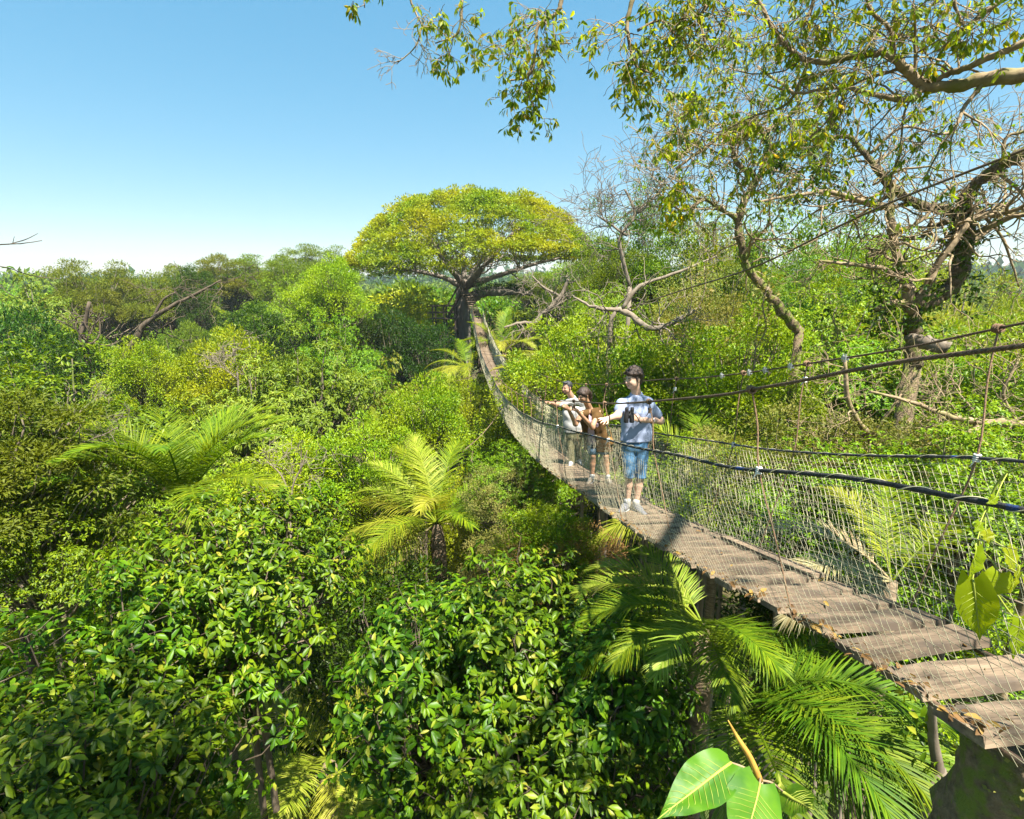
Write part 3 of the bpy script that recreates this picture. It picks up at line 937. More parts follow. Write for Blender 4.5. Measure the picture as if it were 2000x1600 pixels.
# the guy cable that climbs past the bridge, and the thin ties under it
P = smooth_path(np.array([at(935, 655, 41), at(976, 669, 37), at(1090, 655, 28), at(1200, 612, 19), at(1330, 568, 13.5), at(1470, 523, 10), at(1700, 413, 7), at(2000, 293, 5.2), at(2250, 190, 4.2)]), per=10)
tag(Geo().add(*tube(P, np.linspace(.022, .012, len(P)), 6)).obj('guy_cable', M['cable']), 'rusty guy cable climbing diagonally past the bare branches', 'cable')
for a, b, lab in (((1002, 760, 17.5), (905, 880, 15.5), 'thin tie line slanting down from the bridge to the trees'), ((962, 700, 24), (885, 745, 24), 'thin tie line below the giant tree\'s trunk'), ((1000, 880, 12.3), (999, 945, 12.0), 'short line hanging beneath the bridge deck')):
    A, B = at(*a), at(*b)
    t = np.linspace(0, 1, 10)[:, None]
    P = A * (1 - t) + B * t - np.array([0, 0, .25]) * np.sin(np.pi * t)
    tag(Geo().add(*tube(P, .012, 5)).obj('tie_line', M['cable']), lab, 'rope')

# ------------------------------------------------------------------ the giant tree
def build_ceiba():
    rng = np.random.default_rng(42)
    YC = 44.0
    base = at(903, 640, YC)
    root = empty('giant_kapok_tree', (base[0], base[1], 0))
    tag(root, 'giant kapok tree with domed yellow-green crown at the end of the bridge', 'tree')
    # fluted trunk with buttresses
    zs = np.array([0, 1, 2.5, 5, 9, 13, 16, 18.5, 20.3, 21.3, 22.3])
    rs = np.array([2.8, 2.0, 1.4, 1.05, .80, .74, .70, .64, .58, .54, .42])
    ang = np.linspace(0, 2 * math.pi, 33)[:-1]
    V = []
    for z, r in zip(zs, rs):
        fl = 1 + (.25 * math.exp(-z / 3) + .05) * np.cos(ang * 5 + .6) + .02 * np.cos(ang * 11 + z)
        lean = (z - 17) * .012
        V.append(np.stack([base[0] + lean + np.cos(ang) * r * fl, base[1] + np.sin(ang) * r * fl, np.full(32, z)], -1))
    i = np.arange(len(zs) - 1)[:, None] * 32
    j = np.arange(32)[None]
    Q = np.stack([i + j, i + (j + 1) % 32, i + 32 + (j + 1) % 32, i + 32 + j], -1).reshape(-1, 4)
    g = Geo().add(np.concatenate(V), Q)
    g.obj('trunk', M['bark_ceiba'], root)
    # main limbs
    g = Geo()
    tips = []
    B = np.array([base[0] + .06, base[1], 21.8])
    L = [[(905, 560, 44, 14.9), (860, 540, 43, 8.7), (800, 527, 42, 6.1), (745, 520, 41.5, 4.0), (705, 528, 41, 2.0)],
         [(915, 556, 44, 13.5), (985, 535, 43.5, 8.7), (1045, 515, 43, 6.1), (1100, 502, 43, 3.7), (1150, 478, 43, 1.7)],
         [(905, 560, 44, 13.5), (870, 500, 44.5, 8.1), (820, 450, 45, 5.4), (760, 420, 45, 2.7)],
         [(915, 560, 44, 13.5), (960, 500, 45, 8.1), (1010, 450, 45.5, 5.4), (1080, 420, 46, 2.7)],
         [(910, 560, 44, 13.5), (905, 500, 46, 8.1), (915, 440, 47, 4.7), (920, 390, 47.5, 2.3)],
         [(908, 560, 43.6, 13.5), (880, 525, 41, 8.7), (850, 490, 38.5, 5.4), (800, 465, 37, 2.7)],
         [(912, 560, 43.6, 13.5), (940, 525, 41, 8.7), (975, 490, 38.5, 5.4), (1000, 455, 37, 2.7)],
         [(910, 560, 44.4, 13.5), (930, 520, 48, 8.1), (980, 480, 51, 4.7), (1040, 450, 53, 2.7)],
         [(910, 560, 44.4, 13.5), (880, 520, 48, 8.1), (840, 480, 51, 4.7), (770, 455, 53, 2.7)]]
    for row in L:
        P, R = limb(g, row, 5, 8, .1, rng)
        sprout(g, rng, P, R, 9, 1.7, 1, tips, .3, .8, wander=.45, trop=(0, 0, .35), kids=3, ratio=.6, rmin=.02)
    # the low limb with moss
    P, R = limb(g, [(918, 590, 44, 20), (930, 576, 43.6, 22), (960, 569, 43, 18), (1010, 570, 43, 13), (1040, 575, 43, 6)], 5, 8, .1, rng)
    g.obj('limbs', M['bark_ceiba'], root)
    # crown: puffs of leaves between a flat underside and a dome
    n = 1560
    a = rng.uniform(0, 2 * math.pi, n)
    q = np.sqrt(rng.random(n)) ** .9
    RX, RY = 9.9, 9.8
    cx, cy = at(925, 500, 44)[0], 44.6
    x, y = cx + np.cos(a) * q * RX, cy + np.sin(a) * q * RY
    top = 23.3 + 5.5 * (1 - q ** 3.4) + .35 * np.sin(x * 1.3) * np.sin(y * 1.1)
    bot = 23.4 - .6 * q * (x < cx) + .9 * q * (x > cx) + 1.2 * (1 - q) * 0
    f = np.where(rng.random(n) < .62, 1 - .10 * rng.random(n), rng.random(n))
    z = bot + np.maximum(top - bot, .2) * f
    # gaps where sky and limbs show
    keep = (np.sin(x * 1.9 + z) + np.sin(y * 1.7 - z * 1.3) + np.sin(z * 2.4 + x) + rng.normal(size=n) * .5) > -1.75
    C = np.stack([x, y, z], -1)[keep]
    n = len(C)
    g = Geo()
    m = 84
    rc = rng.uniform(.34, .66, n)
    v = rdir(rng, n * m)
    v[:, 2] = np.where((v[:, 2] < -.1) & (rng.random(n * m) < .8), -v[:, 2], v[:, 2])
    P = np.repeat(C, m, 0) + v * np.array([1.15, 1.15, .62]) * (np.repeat(rc, m) * rng.uniform(.6, 1.08, n * m))[:, None]
    Lf = .20 * rng.uniform(.6, 1.25, n * m)
    leaves(g, P, v + rng.normal(size=(n * m, 3)) * .5, v * .8 + np.array([0, 0, .8]) + rng.normal(size=(n * m, 3)) * .3, Lf, Lf * .5)
    g.obj('crown', M['ceiba'], root, smooth=False)
    # ferns on the low limb
    g = Geo()
    C = np.array([at(px + rng.normal() * 6, 566 + rng.normal() * 4, 43) for px in np.linspace(930, 1030, 26)])
    m = 60
    P = np.repeat(C, m, 0) + rng.normal(size=(len(C) * m, 3)) * .22
    leaves(g, P, rdir(rng, len(P)) + np.array([0, 0, .4]), rdir(rng, len(P)) + np.array([0, 0, 1]), .22, .08)
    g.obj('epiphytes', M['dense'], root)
build_ceiba()

# ------------------------------------------------------------------ stair tower beside the giant tree
def build_tower():
    Yt = 41.5
    a = at(838, 640, Yt)
    root = empty('stair_tower', (float(at(865, 640, Yt)[0]), Yt + .8, 0))
    tag(root, 'dark timber stair tower with railed landings beside the giant tree', 'tower')
    x0, x1 = at(846, 640, Yt)[0], at(889, 640, Yt)[0]
    y0, y1 = Yt, Yt + 1.6
    zl = [at(860, 652, Yt)[2], at(860, 624, Yt)[2], at(860, 610, Yt)[2]]
    ztop = at(860, 597, Yt)[2]
    for x in (x0, (x0 + x1) / 2, x1):
        for y in (y0, y1):
            g = bar(Geo(), (x, y, 0), (x, y, ztop), .11)
            g.obj('post', M['timber'], root, smooth=False)
    zz = at(860, 623, Yt)[2]
    for z in (zz, zz - 1.7, zz - 4.5):
        g = Geo()
        for k in range(9):
            yy = y0 + (k + .5) * (y1 - y0) / 9
            bar(g, (x0 - .3, yy, z), (x1 + .2, yy, z), .15, .05)
        g.obj('landing', M['timber'], root, smooth=False)
        for h in (.45, .95):
            for y in (y0, y1):
                Geo_r = bar(Geo(), (x0 - .4, y, z + h), (x1 + .15, y, z + h), .07)
                Geo_r.obj('rail', M['timber'], root, smooth=False)
    # flight of stairs up to the fork
    A = np.array([at(872, 618, Yt)[0], Yt + .5, zz])
    B = np.array([at(901, 566, Yt)[0], Yt + .9, at(901, 568, Yt)[2]])
    for dy in (-.35, .35):
        bar_g = bar(Geo(), A + np.array([0, dy, 0]), B + np.array([0, dy, 0]), .07, .16)
        bar_g.obj('stringer', M['timber'], root, smooth=False)
        hr = bar(Geo(), A + np.array([0, dy, .9]), B + np.array([0, dy, .9]), .06)
        hr.obj('handrail', M['timber'], root, smooth=False)
    for k in range(9):
        t = (k + .5) / 9
        c = A * (1 - t) + B * t
        st = bar(Geo(), c + np.array([0, -.34, .06]), c + np.array([0, .34, .06]), .2, .04)
        st.obj('tread', M['timber'], root, smooth=False)
build_tower()
# small deck in the fork, where the bridge arrives
def build_landing():
    c = at(916, 573, 41.2)
    root = empty('tree_platform', (float(c[0]), float(c[1]) + .5, float(c[2]) - .2))
    tag(root, 'small timber platform where the bridge meets the giant tree', 'platform')
    for k in range(5):
        g = Geo()
        bar(g, c + np.array([-.6, .1 + k * .24, -.1]), c + np.array([.6, .1 + k * .24, -.1]), .2, .05)
        g.obj('board', M['plank'], root, smooth=False)
    for dx in (-.5, .5):
        g = bar(Geo(), c + np.array([dx, .15, -.1]), c + np.array([dx, .15, 1.0]), .08)
        g.obj('post', M['timber'], root, smooth=False)
        g = bar(Geo(), c + np.array([dx, .15, -.16]), c + np.array([dx * .6, 2.2, -.3]), .10)
        g.obj('bearer', M['timber'], root, smooth=False)
build_landing()

# ------------------------------------------------------------------ palms
def frond_mesh(name, seed, elev, L, droop, mat, ll=.62, pairs=46, vee=.35, hang=.25, wd=.020, twist=0.0):
    """one feather-shaped frond growing from the origin along +X, rising at elev"""
    rng = np.random.default_rng(seed)
    n = 22
    t = np.linspace(0, 1, n)
    e = elev - droop * t ** 1.25
    ds = L / (n - 1)
    side = np.cumsum(np.sin(t * 2 + seed) * twist) * ds
    P = np.stack([np.concatenate([[0], np.cumsum(np.cos(e[:-1]) * ds)]), side, np.concatenate([[0], np.cumsum(np.sin(e[:-1]) * ds)])], -1)
    g = Geo()
    g.add(*tube(P, np.linspace(.026, .006, n) * (L / 2.6), 5))
    tt = np.repeat(np.linspace(.16, .995, pairs), 2) + rng.normal(size=pairs * 2) * .004
    tt = np.clip(tt, .1, 1)
    sgn = np.tile([1.0, -1.0], pairs)
    base = np.stack([np.interp(tt, t, P[:, i]) for i in range(3)], -1)
    T = np.gradient(P, axis=0)
    T = nrm(np.stack([np.interp(tt, t, T[:, i]) for i in range(3)], -1))
    S = np.cross(np.array([0, 0, 1.0]), T)
    S = nrm(S + 1e-6)
    U = np.cross(T, S)
    fwd = np.interp(tt, [0, .5, 1], [1.25, .95, .35]) + rng.normal(size=len(tt)) * .06
    ln = ll * L / 2.6 * np.interp(tt, [.1, .3, .6, .85, 1], [.55, .95, 1.0, .7, .35]) * rng.uniform(.85, 1.1, len(tt))
    vv = vee + rng.normal(size=len(tt)) * .10
    D = T * np.cos(fwd)[:, None] + (S * sgn[:, None] * np.cos(vv)[:, None] + U * np.sin(vv)[:, None]) * np.sin(fwd)[:, None]
    D = nrm(D)
    Nn = nrm(np.cross(D, T) * sgn[:, None] + 1e-6)
    Wv = nrm(np.cross(Nn, D))
    hg = hang * rng.uniform(.5, 1.6, len(tt))
    st = np.array([0, .3, .65, 1.0])
    wp = np.array([.55, 1.0, .75, .06]) * wd * L / 2.6
    rows = []
    for s_, w_ in zip(st, wp):
        c = base + D * (ln * s_)[:, None] + np.array([0, 0, -1.0]) * (hg * ln * s_ ** 2)[:, None]
        rows += [c + Wv * w_ * .5, c - Wv * w_ * .5]
    V = np.stack(rows, 1)
    k = np.arange(len(tt))[:, None] * 8
    Q = np.concatenate([k + np.array([[2 * i, 2 * i + 1, 2 * i + 3, 2 * i + 2]]) for i in range(3)])
    g.add(V.reshape(-1, 3), Q)
    return g.mesh(name, mat)
FR = {}
def frond(elev, kind, long=False):
    key = (round(elev / 15), kind, long, PYR.randrange(2))
    if key not in FR:
        e = math.radians(key[0] * 15)
        dr = math.radians(PYR.uniform(55, 90)) if e > .6 else math.radians(PYR.uniform(45, 75))
        FR[key] = frond_mesh('frond', len(FR) + 50, e, 2.6, dr, M[kind], hang=.22 if e > .6 else .4, vee=.4 if e > .3 else .15, ll=.62, pairs=100, twist=.12)
    return FR[key]
def palm(base, crown_z, L, specs, label, trunk_r=.16, name='palm_tree', trunk=True, skirt=0):
    """specs: (compass angle in degrees, 0 = east, 90 = away; elevation; kind[, length factor])"""
    x, y = float(base[0]), float(base[1])
    gz = float(ground_z(np.float64(x), np.float64(y)))
    root = empty(name, (x, y, gz))
    tag(root, label, 'palm')
    hz = crown_z - gz
    if trunk:
        t = np.linspace(0, 1, 26)
        r = trunk_r * (1 + .12 * np.sin(t * 160)) * (1.15 - .3 * t)
        r[-4:] *= [1.1, 1.3, 1.45, .8]
        P = np.stack([.15 * np.sin(t * 3), .1 * np.sin(t * 2 + 1), t * hz], -1)
        P -= np.array([P[-1][0], P[-1][1], 0])
        Geo().add(*tube(P, r, 9)).obj('trunk', M['palm_bark'], root, origin=(0, 0, 0))
    for s in specs:
        az, el, kd = s[:3]
        k = L / 2.6 * (s[3] if len(s) > 3 else 1.0)
        o = link('frond', frond(el, kd), root, (0, 0, hz), (0, 0, math.radians(az)), (k, k, k))
    return root
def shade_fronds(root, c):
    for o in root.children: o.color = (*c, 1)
def ring(n, els, kind, jit=14, start=0):
    return [(start + i * 360 / n + PYR.uniform(-jit, jit), PYR.choice(els) + PYR.uniform(-6, 6), kind) for i in range(n)]

p = at(362, 985, 8.7)
P1 = palm(p, p[2], 2.35, [(175, 75, 'palm'), (120, 80, 'palm'), (40, 72, 'palm'), (10, 72, 'palm'), (-15, 60, 'palm'), (345, 42, 'palm'), (20, 60, 'palm'), (200, 65, 'palm'), (230, 48, 'palm'), (215, 25, 'palm'), (260, 60, 'palm'), (290, 70, 'palm'), (310, 52, 'palm'), (80, 60, 'palm'), (150, 45, 'palm'), (250, 70, 'palm')], 'dark green feather palm between the twiggy tree and the glossy-leaved tree')
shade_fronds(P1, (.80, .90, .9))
p = at(853, 1022, 13.0)
palm(p, p[2], 2.75, [(110, 78, 'palm_yellow'), (70, 80, 'palm'), (150, 60, 'palm_yellow'), (165, 45, 'palm_yellow'), (175, 30, 'palm_yellow'), (190, 12, 'palm_yellow'), (205, -5, 'palm_yellow'), (222, -12, 'palm_dry', .85), (212, -20, 'palm_yellow', .9), (185, -8, 'palm_yellow'), (30, 45, 'palm'), (5, 35, 'palm_yellow'), (-8, 18, 'palm_yellow', .95), (-2, 2, 'palm_dry', .7), (300, 50, 'palm'), (265, 60, 'palm_yellow'), (320, 30, 'palm'), (130, 70, 'palm'), (240, 35, 'palm')], 'yellow-green feather palm with dry pale lower fronds beside the bridge')
p = at(690, 775, 24)
palm(p, p[2], 1.9, ring(14, [70, 45, 20, -5, -30], 'palm'), 'stubby palm with thick shaggy trunk in the mid canopy', .30)
p = at(330, 795, 27)
palm(p, p[2], 2.4, ring(9, [45, 20, 5, -10], 'palm_yellow'), 'small pale palm half hidden behind the dark green palm')
p = at(985, 690, 33)
palm(p, p[2], 3.2, [(90, 82, 'palm_yellow'), (60, 84, 'palm'), (0, 40, 'palm_yellow'), (20, 55, 'palm'), (180, 50, 'palm'), (150, 65, 'palm'), (270, 40, 'palm_yellow'), (310, 45, 'palm_yellow'), (230, 45, 'palm'), (340, 20, 'palm_yellow')], 'upright yellow-green palm beyond the far end of the bridge')
p = at(912, 718, 30)
palm(p, p[2], 2.5, [(180, 30, 'palm_yellow'), (195, 10, 'palm_yellow'), (210, 0, 'palm_dry'), (160, 45, 'palm'), (225, 15, 'palm_yellow'), (250, 20, 'palm_yellow'), (120, 60, 'palm'), (280, 25, 'palm'), (60, 50, 'palm')], 'drooping yellowish palm at the foot of the giant tree')
p = at(1040, 745, 24)
palm(p, p[2], 2.2, [(180, 45, 'palm_yellow'), (150, 60, 'palm_yellow'), (90, 60, 'palm_yellow'), (30, 45, 'palm_yellow'), (210, 20, 'palm_yellow'), (270, 35, 'palm_yellow'), (330, 30, 'palm')], 'small yellow palm behind the pointing man')
p = at(1400, 985, 9.5)
palm(p, p[2], 2.6, [(85, 82, 'palm'), (40, 75, 'palm'), (10, 60, 'palm'), (-5, 45, 'palm_yellow'), (150, 60, 'palm'), (180, 35, 'palm_yellow'), (195, 15, 'palm_yellow'), (250, 40, 'palm'), (280, 60, 'palm'), (310, 30, 'palm'), (340, 20, 'palm')], 'feather palm behind the rope net beside the young man', .09)
p = at(1372, 1225, 5.0)
P4 = palm(p, p[2], 1.45, [(120, 40, 'palm_yellow'), (150, 48, 'palm_yellow'), (172, 40, 'palm_yellow'), (195, 45, 'palm'), (215, 30, 'palm'), (235, 42, 'palm_yellow'), (258, 35, 'palm'), (280, 40, 'palm'), (300, 25, 'palm'), (140, 20, 'palm'), (185, 15, 'palm'), (330, 20, 'palm')], 'bright feather palm beneath the edge of the bridge deck', .10)
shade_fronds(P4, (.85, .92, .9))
p = at(1435, 1365, 4.2)
P3 = palm(p, p[2], 1.8, [(-15, 25, 'palm'), (-32, 30, 'palm_yellow'), (-50, 25, 'palm'), (-65, 12, 'palm'), (302, 45, 'palm'), (288, 38, 'palm'), (335, 38, 'palm'), (150, 30, 'palm_yellow', .5), (320, 15, 'palm'), (270, 30, 'palm'), (5, 30, 'palm'), (30, 35, 'palm'), (250, 15, 'palm_yellow', .7), (345, 10, 'palm_dry', .8)], 'large arching palm with hanging fronds under the planks', .12)
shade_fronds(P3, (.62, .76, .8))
p = at(640, 1480, 8.5)
palm(p, p[2], 2.4, ring(12, [60, 40, 15, 0], 'palm_yellow'), 'sunlit palm low in the gap between the glossy-leaved trees')
p = at(480, 1590, 8.2)
palm(p, p[2], 2.4, ring(9, [40, 20, 0, -10], 'palm_yellow'), 'pale palm far below the glossy-leaved tree')
p = at(1740, 1135, 4.6)
palm(p, p[2], 1.3, [(95, 55, 'palm_yellow'), (140, 40, 'palm_dry'), (180, 30, 'palm_dry'), (60, 60, 'palm'), (200, 15, 'palm_dry'), (30, 40, 'palm')], 'dry pale palm behind the planks and the net', .08)
# ------------------------------------------------------------------ glossy-leaved trees right below the camera
def glossy_tree(top, R, hz, label, seed, nclump, tint=(1, 1, 1), leaf=.125, stems=2, rc=.34, per=11):
    rng = np.random.default_rng(seed)
    x, y = float(top[0]), float(top[1])
    root = empty('glossy_leaved_tree', (x, y, 0))
    tag(root, label, 'tree', 'glossy-leaved trees below the camera')
    cz = float(top[2]) - hz
    C, D = crown_points(rng, nclump, R, hz, .3, -.75, .16)
    n = len(C)
    rcs = rc * rng.uniform(.7, 1.4, n)
    v = rdir(rng, n * per)
    v[:, 2] = np.where(v[:, 2] < -.2, -v[:, 2], v[:, 2])
    P = np.repeat(C, per, 0) + v * (np.repeat(rcs, per) * rng.uniform(.6, 1.05, n * per))[:, None]
    ax = nrm(v * .8 + np.repeat(D, per, 0) * .5 + np.array([0, 0, .35]))
    g = Geo()
    rosettes(g, rng, P, ax, 7, leaf, .42, .5, LEAF8, (.7, 1.6))
    cr = g.obj('crown', M['glossy'], root, origin=(0, 0, -cz))
    cr.color = (*tint, 1)
    b = Geo()
    for i in range(n):
        c = C[i]
        s = np.array([0, 0, -hz * rng.uniform(.5, 1.0)])
        mid = s * .4 + c * .6 + np.array([0, 0, -.15 * R]) + rng.normal(size=3) * .1
        t = np.linspace(0, 1, 8)[:, None]
        Q = (1 - t) ** 2 * s + 2 * t * (1 - t) * mid + t * t * c
        Q[1:-1] += rng.normal(size=(6, 3)) * .03
        b.add(*tube(Q, np.linspace(.022, .006, 8), 5, cap=False))
    for k in range(0, len(P)):
        if k % 4: continue
        c = C[k // per]
        b.add(*tube(np.array([c, (c + P[k]) / 2 + rng.normal(size=3) * .03, P[k]]), [.006, .004, .003], 3, cap=False))
    b.obj('limbs', M['bark_dark'], root, origin=(0, 0, -cz))
    for k in range(stems):
        t = np.linspace(0, 1, 14)
        Q = np.stack([(rng.uniform(-.8, .8) * (1 - t) + .10 * np.sin(t * 7 + k)), rng.uniform(-.5, .5) * (1 - t) + .1 * np.sin(t * 5), t * (cz - hz * .3)], -1)
        Geo().add(*tube(Q, np.linspace(.11, .04, 14), 8)).obj('trunk', M['bark_dark'], root, origin=(0, 0, 0))
    return root
GT = []
GT.append(glossy_tree(at(450, 1003, 6.9), 1.75, 1.25, 'glossy-leaved tree crown next to the dark green palm', 101, 190))
GT.append(glossy_tree(at(210, 1150, 5.4), 1.75, 1.7, 'glossy-leaved tree crown in front of the shaded twiggy tree', 102, 170))
GT.append(glossy_tree(at(1050, 1090, 6.0), 1.45, 1.5, 'glossy-leaved tree crown in front of the brown vine tangle', 103, 150, (.92, 1, 1)))
GT.append(glossy_tree(at(860, 1160, 5.6), 1.25, 1.5, 'glossy-leaved tree crown beneath the yellow-green palm\'s trunk', 104, 120))
GT.append(glossy_tree(at(1220, 1215, 5.0), .95, 1.5, 'glossy-leaved tree crown next to the palm beneath the deck', 105, 90, (.9, .98, 1)))
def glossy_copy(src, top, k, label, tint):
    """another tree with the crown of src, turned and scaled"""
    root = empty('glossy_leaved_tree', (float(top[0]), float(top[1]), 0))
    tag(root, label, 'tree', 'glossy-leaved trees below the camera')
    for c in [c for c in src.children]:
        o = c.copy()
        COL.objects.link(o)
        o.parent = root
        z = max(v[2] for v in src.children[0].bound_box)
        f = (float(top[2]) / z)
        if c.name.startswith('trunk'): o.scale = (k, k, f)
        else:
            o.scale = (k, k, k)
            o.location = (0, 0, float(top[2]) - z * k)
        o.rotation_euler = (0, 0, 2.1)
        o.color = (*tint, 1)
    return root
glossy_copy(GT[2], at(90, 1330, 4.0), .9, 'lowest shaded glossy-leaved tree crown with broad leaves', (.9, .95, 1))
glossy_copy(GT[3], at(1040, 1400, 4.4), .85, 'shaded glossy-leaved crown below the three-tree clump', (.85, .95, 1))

# ------------------------------------------------------------------ trees with bare and mossy limbs on the east side
def finish_tree(root, limbs, bark, tips, rng, mat=None, leaf=.1, per=4, asp=.42, droop=.7, share=1.0, name='leaves', jitter=0.0):
    limbs.obj('limbs', bark, root)
    if mat and tips:
        T = [t for t in tips if rng.random() < share]
        P = np.array([t[0] for t in T])
        D = np.array([t[1] for t in T])
        g = Geo()
        rosettes(g, rng, P, D, per, leaf, asp, droop, LEAF8, (.5, 1.5))
        g.obj(name, M[mat], root)
def trunk_to_ground(root, px, py, Y, w, bark, sides=9):
    p = at(px, py, Y)
    t = np.linspace(0, 1, 12)
    r = .5 * w * Y / FPX
    P = np.stack([p[0] + .25 * np.sin(t * 4) * t * (1 - t), p[1] + .2 * np.sin(t * 3) * (1 - t), p[2] * t], -1)
    Geo().add(*tube(P, np.linspace(r * 1.7, r, 12), sides)).obj('trunk', bark, root)

def overhead_tree():
    rng = np.random.default_rng(8)
    root = empty('overhanging_tree', (5.2, 1.2, 0))
    tag(root, 'overhanging tree whose leafy twigs hang across the top of the sky', 'tree')
    Pt = smooth_path(np.array([[5.2, 1.2, 0], [5.0, 1.4, 8], [5.1, 1.3, 16], [4.9, 1.6, 21], [4.7, 2.2, 24.5], [4.4, 2.6, 27.5]]), per=5)
    Geo().add(*tube(Pt, np.linspace(.5, .22, len(Pt)), 12)).obj('trunk', M['bark_tan'], root)
    g, tips, bare = Geo(), [], []
    kw = dict(wander=.5, trop=(0, 0, -.25), kids=3, ratio=.62, rmin=.0026)
    joint = tuple(Pt[-8])
    def L(rows): return limb(g, rows, 6, 8, .15, rng)
    # bough entering from the east
    P, R = L([(2330, 120, 3.6, 30), (2080, 138, 4.4, 26), (1900, 160, 4.8, 22), (1805, 168, 5, 19), (1745, 112, 5, 14), (1690, 106, 5.1, 11), (1580, 120, 5.2, 9), (1520, 70, 5.3, 8), (1480, 0, 5.3, 7), (1440, -60, 5.3, 4)])
    g.add(*tube(np.array([P[0], Pt[-10]]), [.06, .12], 8))
    sprout(g, rng, P, R, 14, .7, 2, tips, .2, 1.0, **kw)
    for rows, n, l in (
            ([(1805, 168, 5, 16), (1765, 195, 5, 11), (1640, 172, 5.1, 6), (1560, 182, 5.2, 4), (1500, 165, 5.2, 3)], 9, .55),
            ([(2060, 60, 4.4, 14), (1905, 125, 4.7, 12), (1850, 146, 4.9, 10), (1805, 168, 5, 10)], 8, .6),
            ([(1745, 112, 5, 9), (1740, 60, 5, 7), (1700, 20, 5, 6), (1690, -40, 5, 4)], 10, .6),
            ([(1580, 120, 5.2, 6), (1540, 200, 5.3, 5), (1480, 225, 5.4, 4), (1400, 260, 5.4, 3)], 12, .55),
            ([(1640, 172, 5.1, 5), (1620, 230, 5.2, 4), (1570, 280, 5.3, 3)], 7, .45),
            ([(2080, -40, 4.5, 12), (1960, 0, 4.7, 9), (1880, 60, 4.8, 6), (1830, 100, 4.9, 4)], 8, .55)):
        P2, R2 = L(rows)
        sprout(g, rng, P2, R2, n, l, 2, tips, .15, 1.0, **kw)
    # upper bough above the frame with twigs hanging into it
    P, R = L([(2400, -250, 3.4, 30), (2100, -260, 4.2, 26), (1700, -210, 4.8, 22), (1300, -180, 5.2, 17), (1000, -150, 5.4, 12), (760, -110, 5.5, 6)])
    g.add(*tube(np.array([P[0], Pt[-4]]), [.06, .10], 8))
    hang = [([(1130, -165, 5.3, 9), (1100, -20, 5.2, 8), (1088, 25, 5.2, 7), (1052, 50, 5.2, 6), (1045, 100, 5.2, 5), (1036, 145, 5.2, 4), (990, 160, 5.2, 3)], 15, .38, tips),
            ([(1045, 100, 5.2, 4), (1030, 170, 5.2, 3), (1045, 215, 5.2, 2)], 5, .28, tips),
            ([(1250, -178, 5.2, 9), (1238, -20, 5.2, 8), (1226, 40, 5.2, 7), (1230, 90, 5.2, 6), (1243, 128, 5.2, 4), (1285, 150, 5.2, 3)], 17, .40, tips),
            ([(1245, 60, 5.2, 5), (1290, 40, 5.2, 4), (1320, 70, 5.2, 3)], 8, .38, tips),
            ([(930, -140, 5.4, 6), (905, -10, 5.3, 5), (900, 40, 5.3, 4), (890, 68, 5.3, 3), (850, 85, 5.3, 2)], 9, .32, tips),
            ([(815, -120, 5.5, 5), (800, -20, 5.4, 4), (812, 25, 5.4, 3), (836, 66, 5.4, 2)], 3, .25, bare),
            ([(825, 45, 5.4, 3), (812, 90, 5.4, 2.4), (775, 125, 5.4, 1.6)], 4, .22, bare),
            ([(760, -110, 5.5, 4), (715, -20, 5.5, 3), (712, 15, 5.5, 2)], 3, .18, tips),
            ([(1400, -190, 5.1, 8), (1400, -30, 5.1, 7), (1370, 30, 5.1, 5), (1380, 100, 5.1, 4)], 14, .42, tips),
            ([(1560, -200, 5, 8), (1590, -20, 5, 7), (1570, 50, 5, 5)], 10, .45, tips),
            ([(1850, -230, 4.6, 8), (1860, -20, 4.7, 6), (1880, 50, 4.7, 4)], 9, .45, tips),
            ([(1080, 30, 5.2, 3), (1085, 80, 5.2, 2.4), (1115, 85, 5.2, 1.8)], 3, .2, bare)]
    for rows, n, l, tt in hang:
        P2, R2 = L(rows)
        sprout(g, rng, P2, R2, int(n * 1.5), l * .66, 2, tt, .38, .95, **{**kw, 'trop': (0, 0, -.2), 'kids': 2})
    # the crown over and behind the camera
    P, R = limb(g, [(2400, -250, 3.4, 30), (2400, -900, 3.0, 24), (2000, -2200, 2.4, 22)], 5, 8, .1, rng)
    finish_tree(root, g, M['bark_tan'], tips, rng, 'hanging', .072, 5, .38, .9, .62)
    rng = np.random.default_rng(18)
    C = np.array([-.6, -1.2, H + 7.0]) + rng.normal(size=(85, 3)) * np.array([1.9, .9, .7])
    gg = Geo()
    pp = np.repeat(C, 14, 0) + rng.normal(size=(85 * 14, 3)) * .42
    rosettes(gg, rng, pp, rdir(rng, len(pp)) + np.array([0, 0, .2]), 6, .16, .45, .6, LEAF8)
    gg.obj('crown', M['hanging'], root)
    b = Geo()
    o = Pt[-1]
    b.add(*tube(smooth_path(np.array([o, [3.6, .6, H + 6.2], [2.4, -1.2, H + 6.6]]), per=6), np.linspace(.10, .04, 13), 8))
    for c in C[::2]:
        b.add(*tube(np.array([[2.4, -1.2, H + 6.6], (c + np.array([2.4, -1.2, H + 6.2])) / 2, c]), [.04, .025, .01], 4))
    b.obj('crown_limbs', M['bark_tan'], root)
overhead_tree()

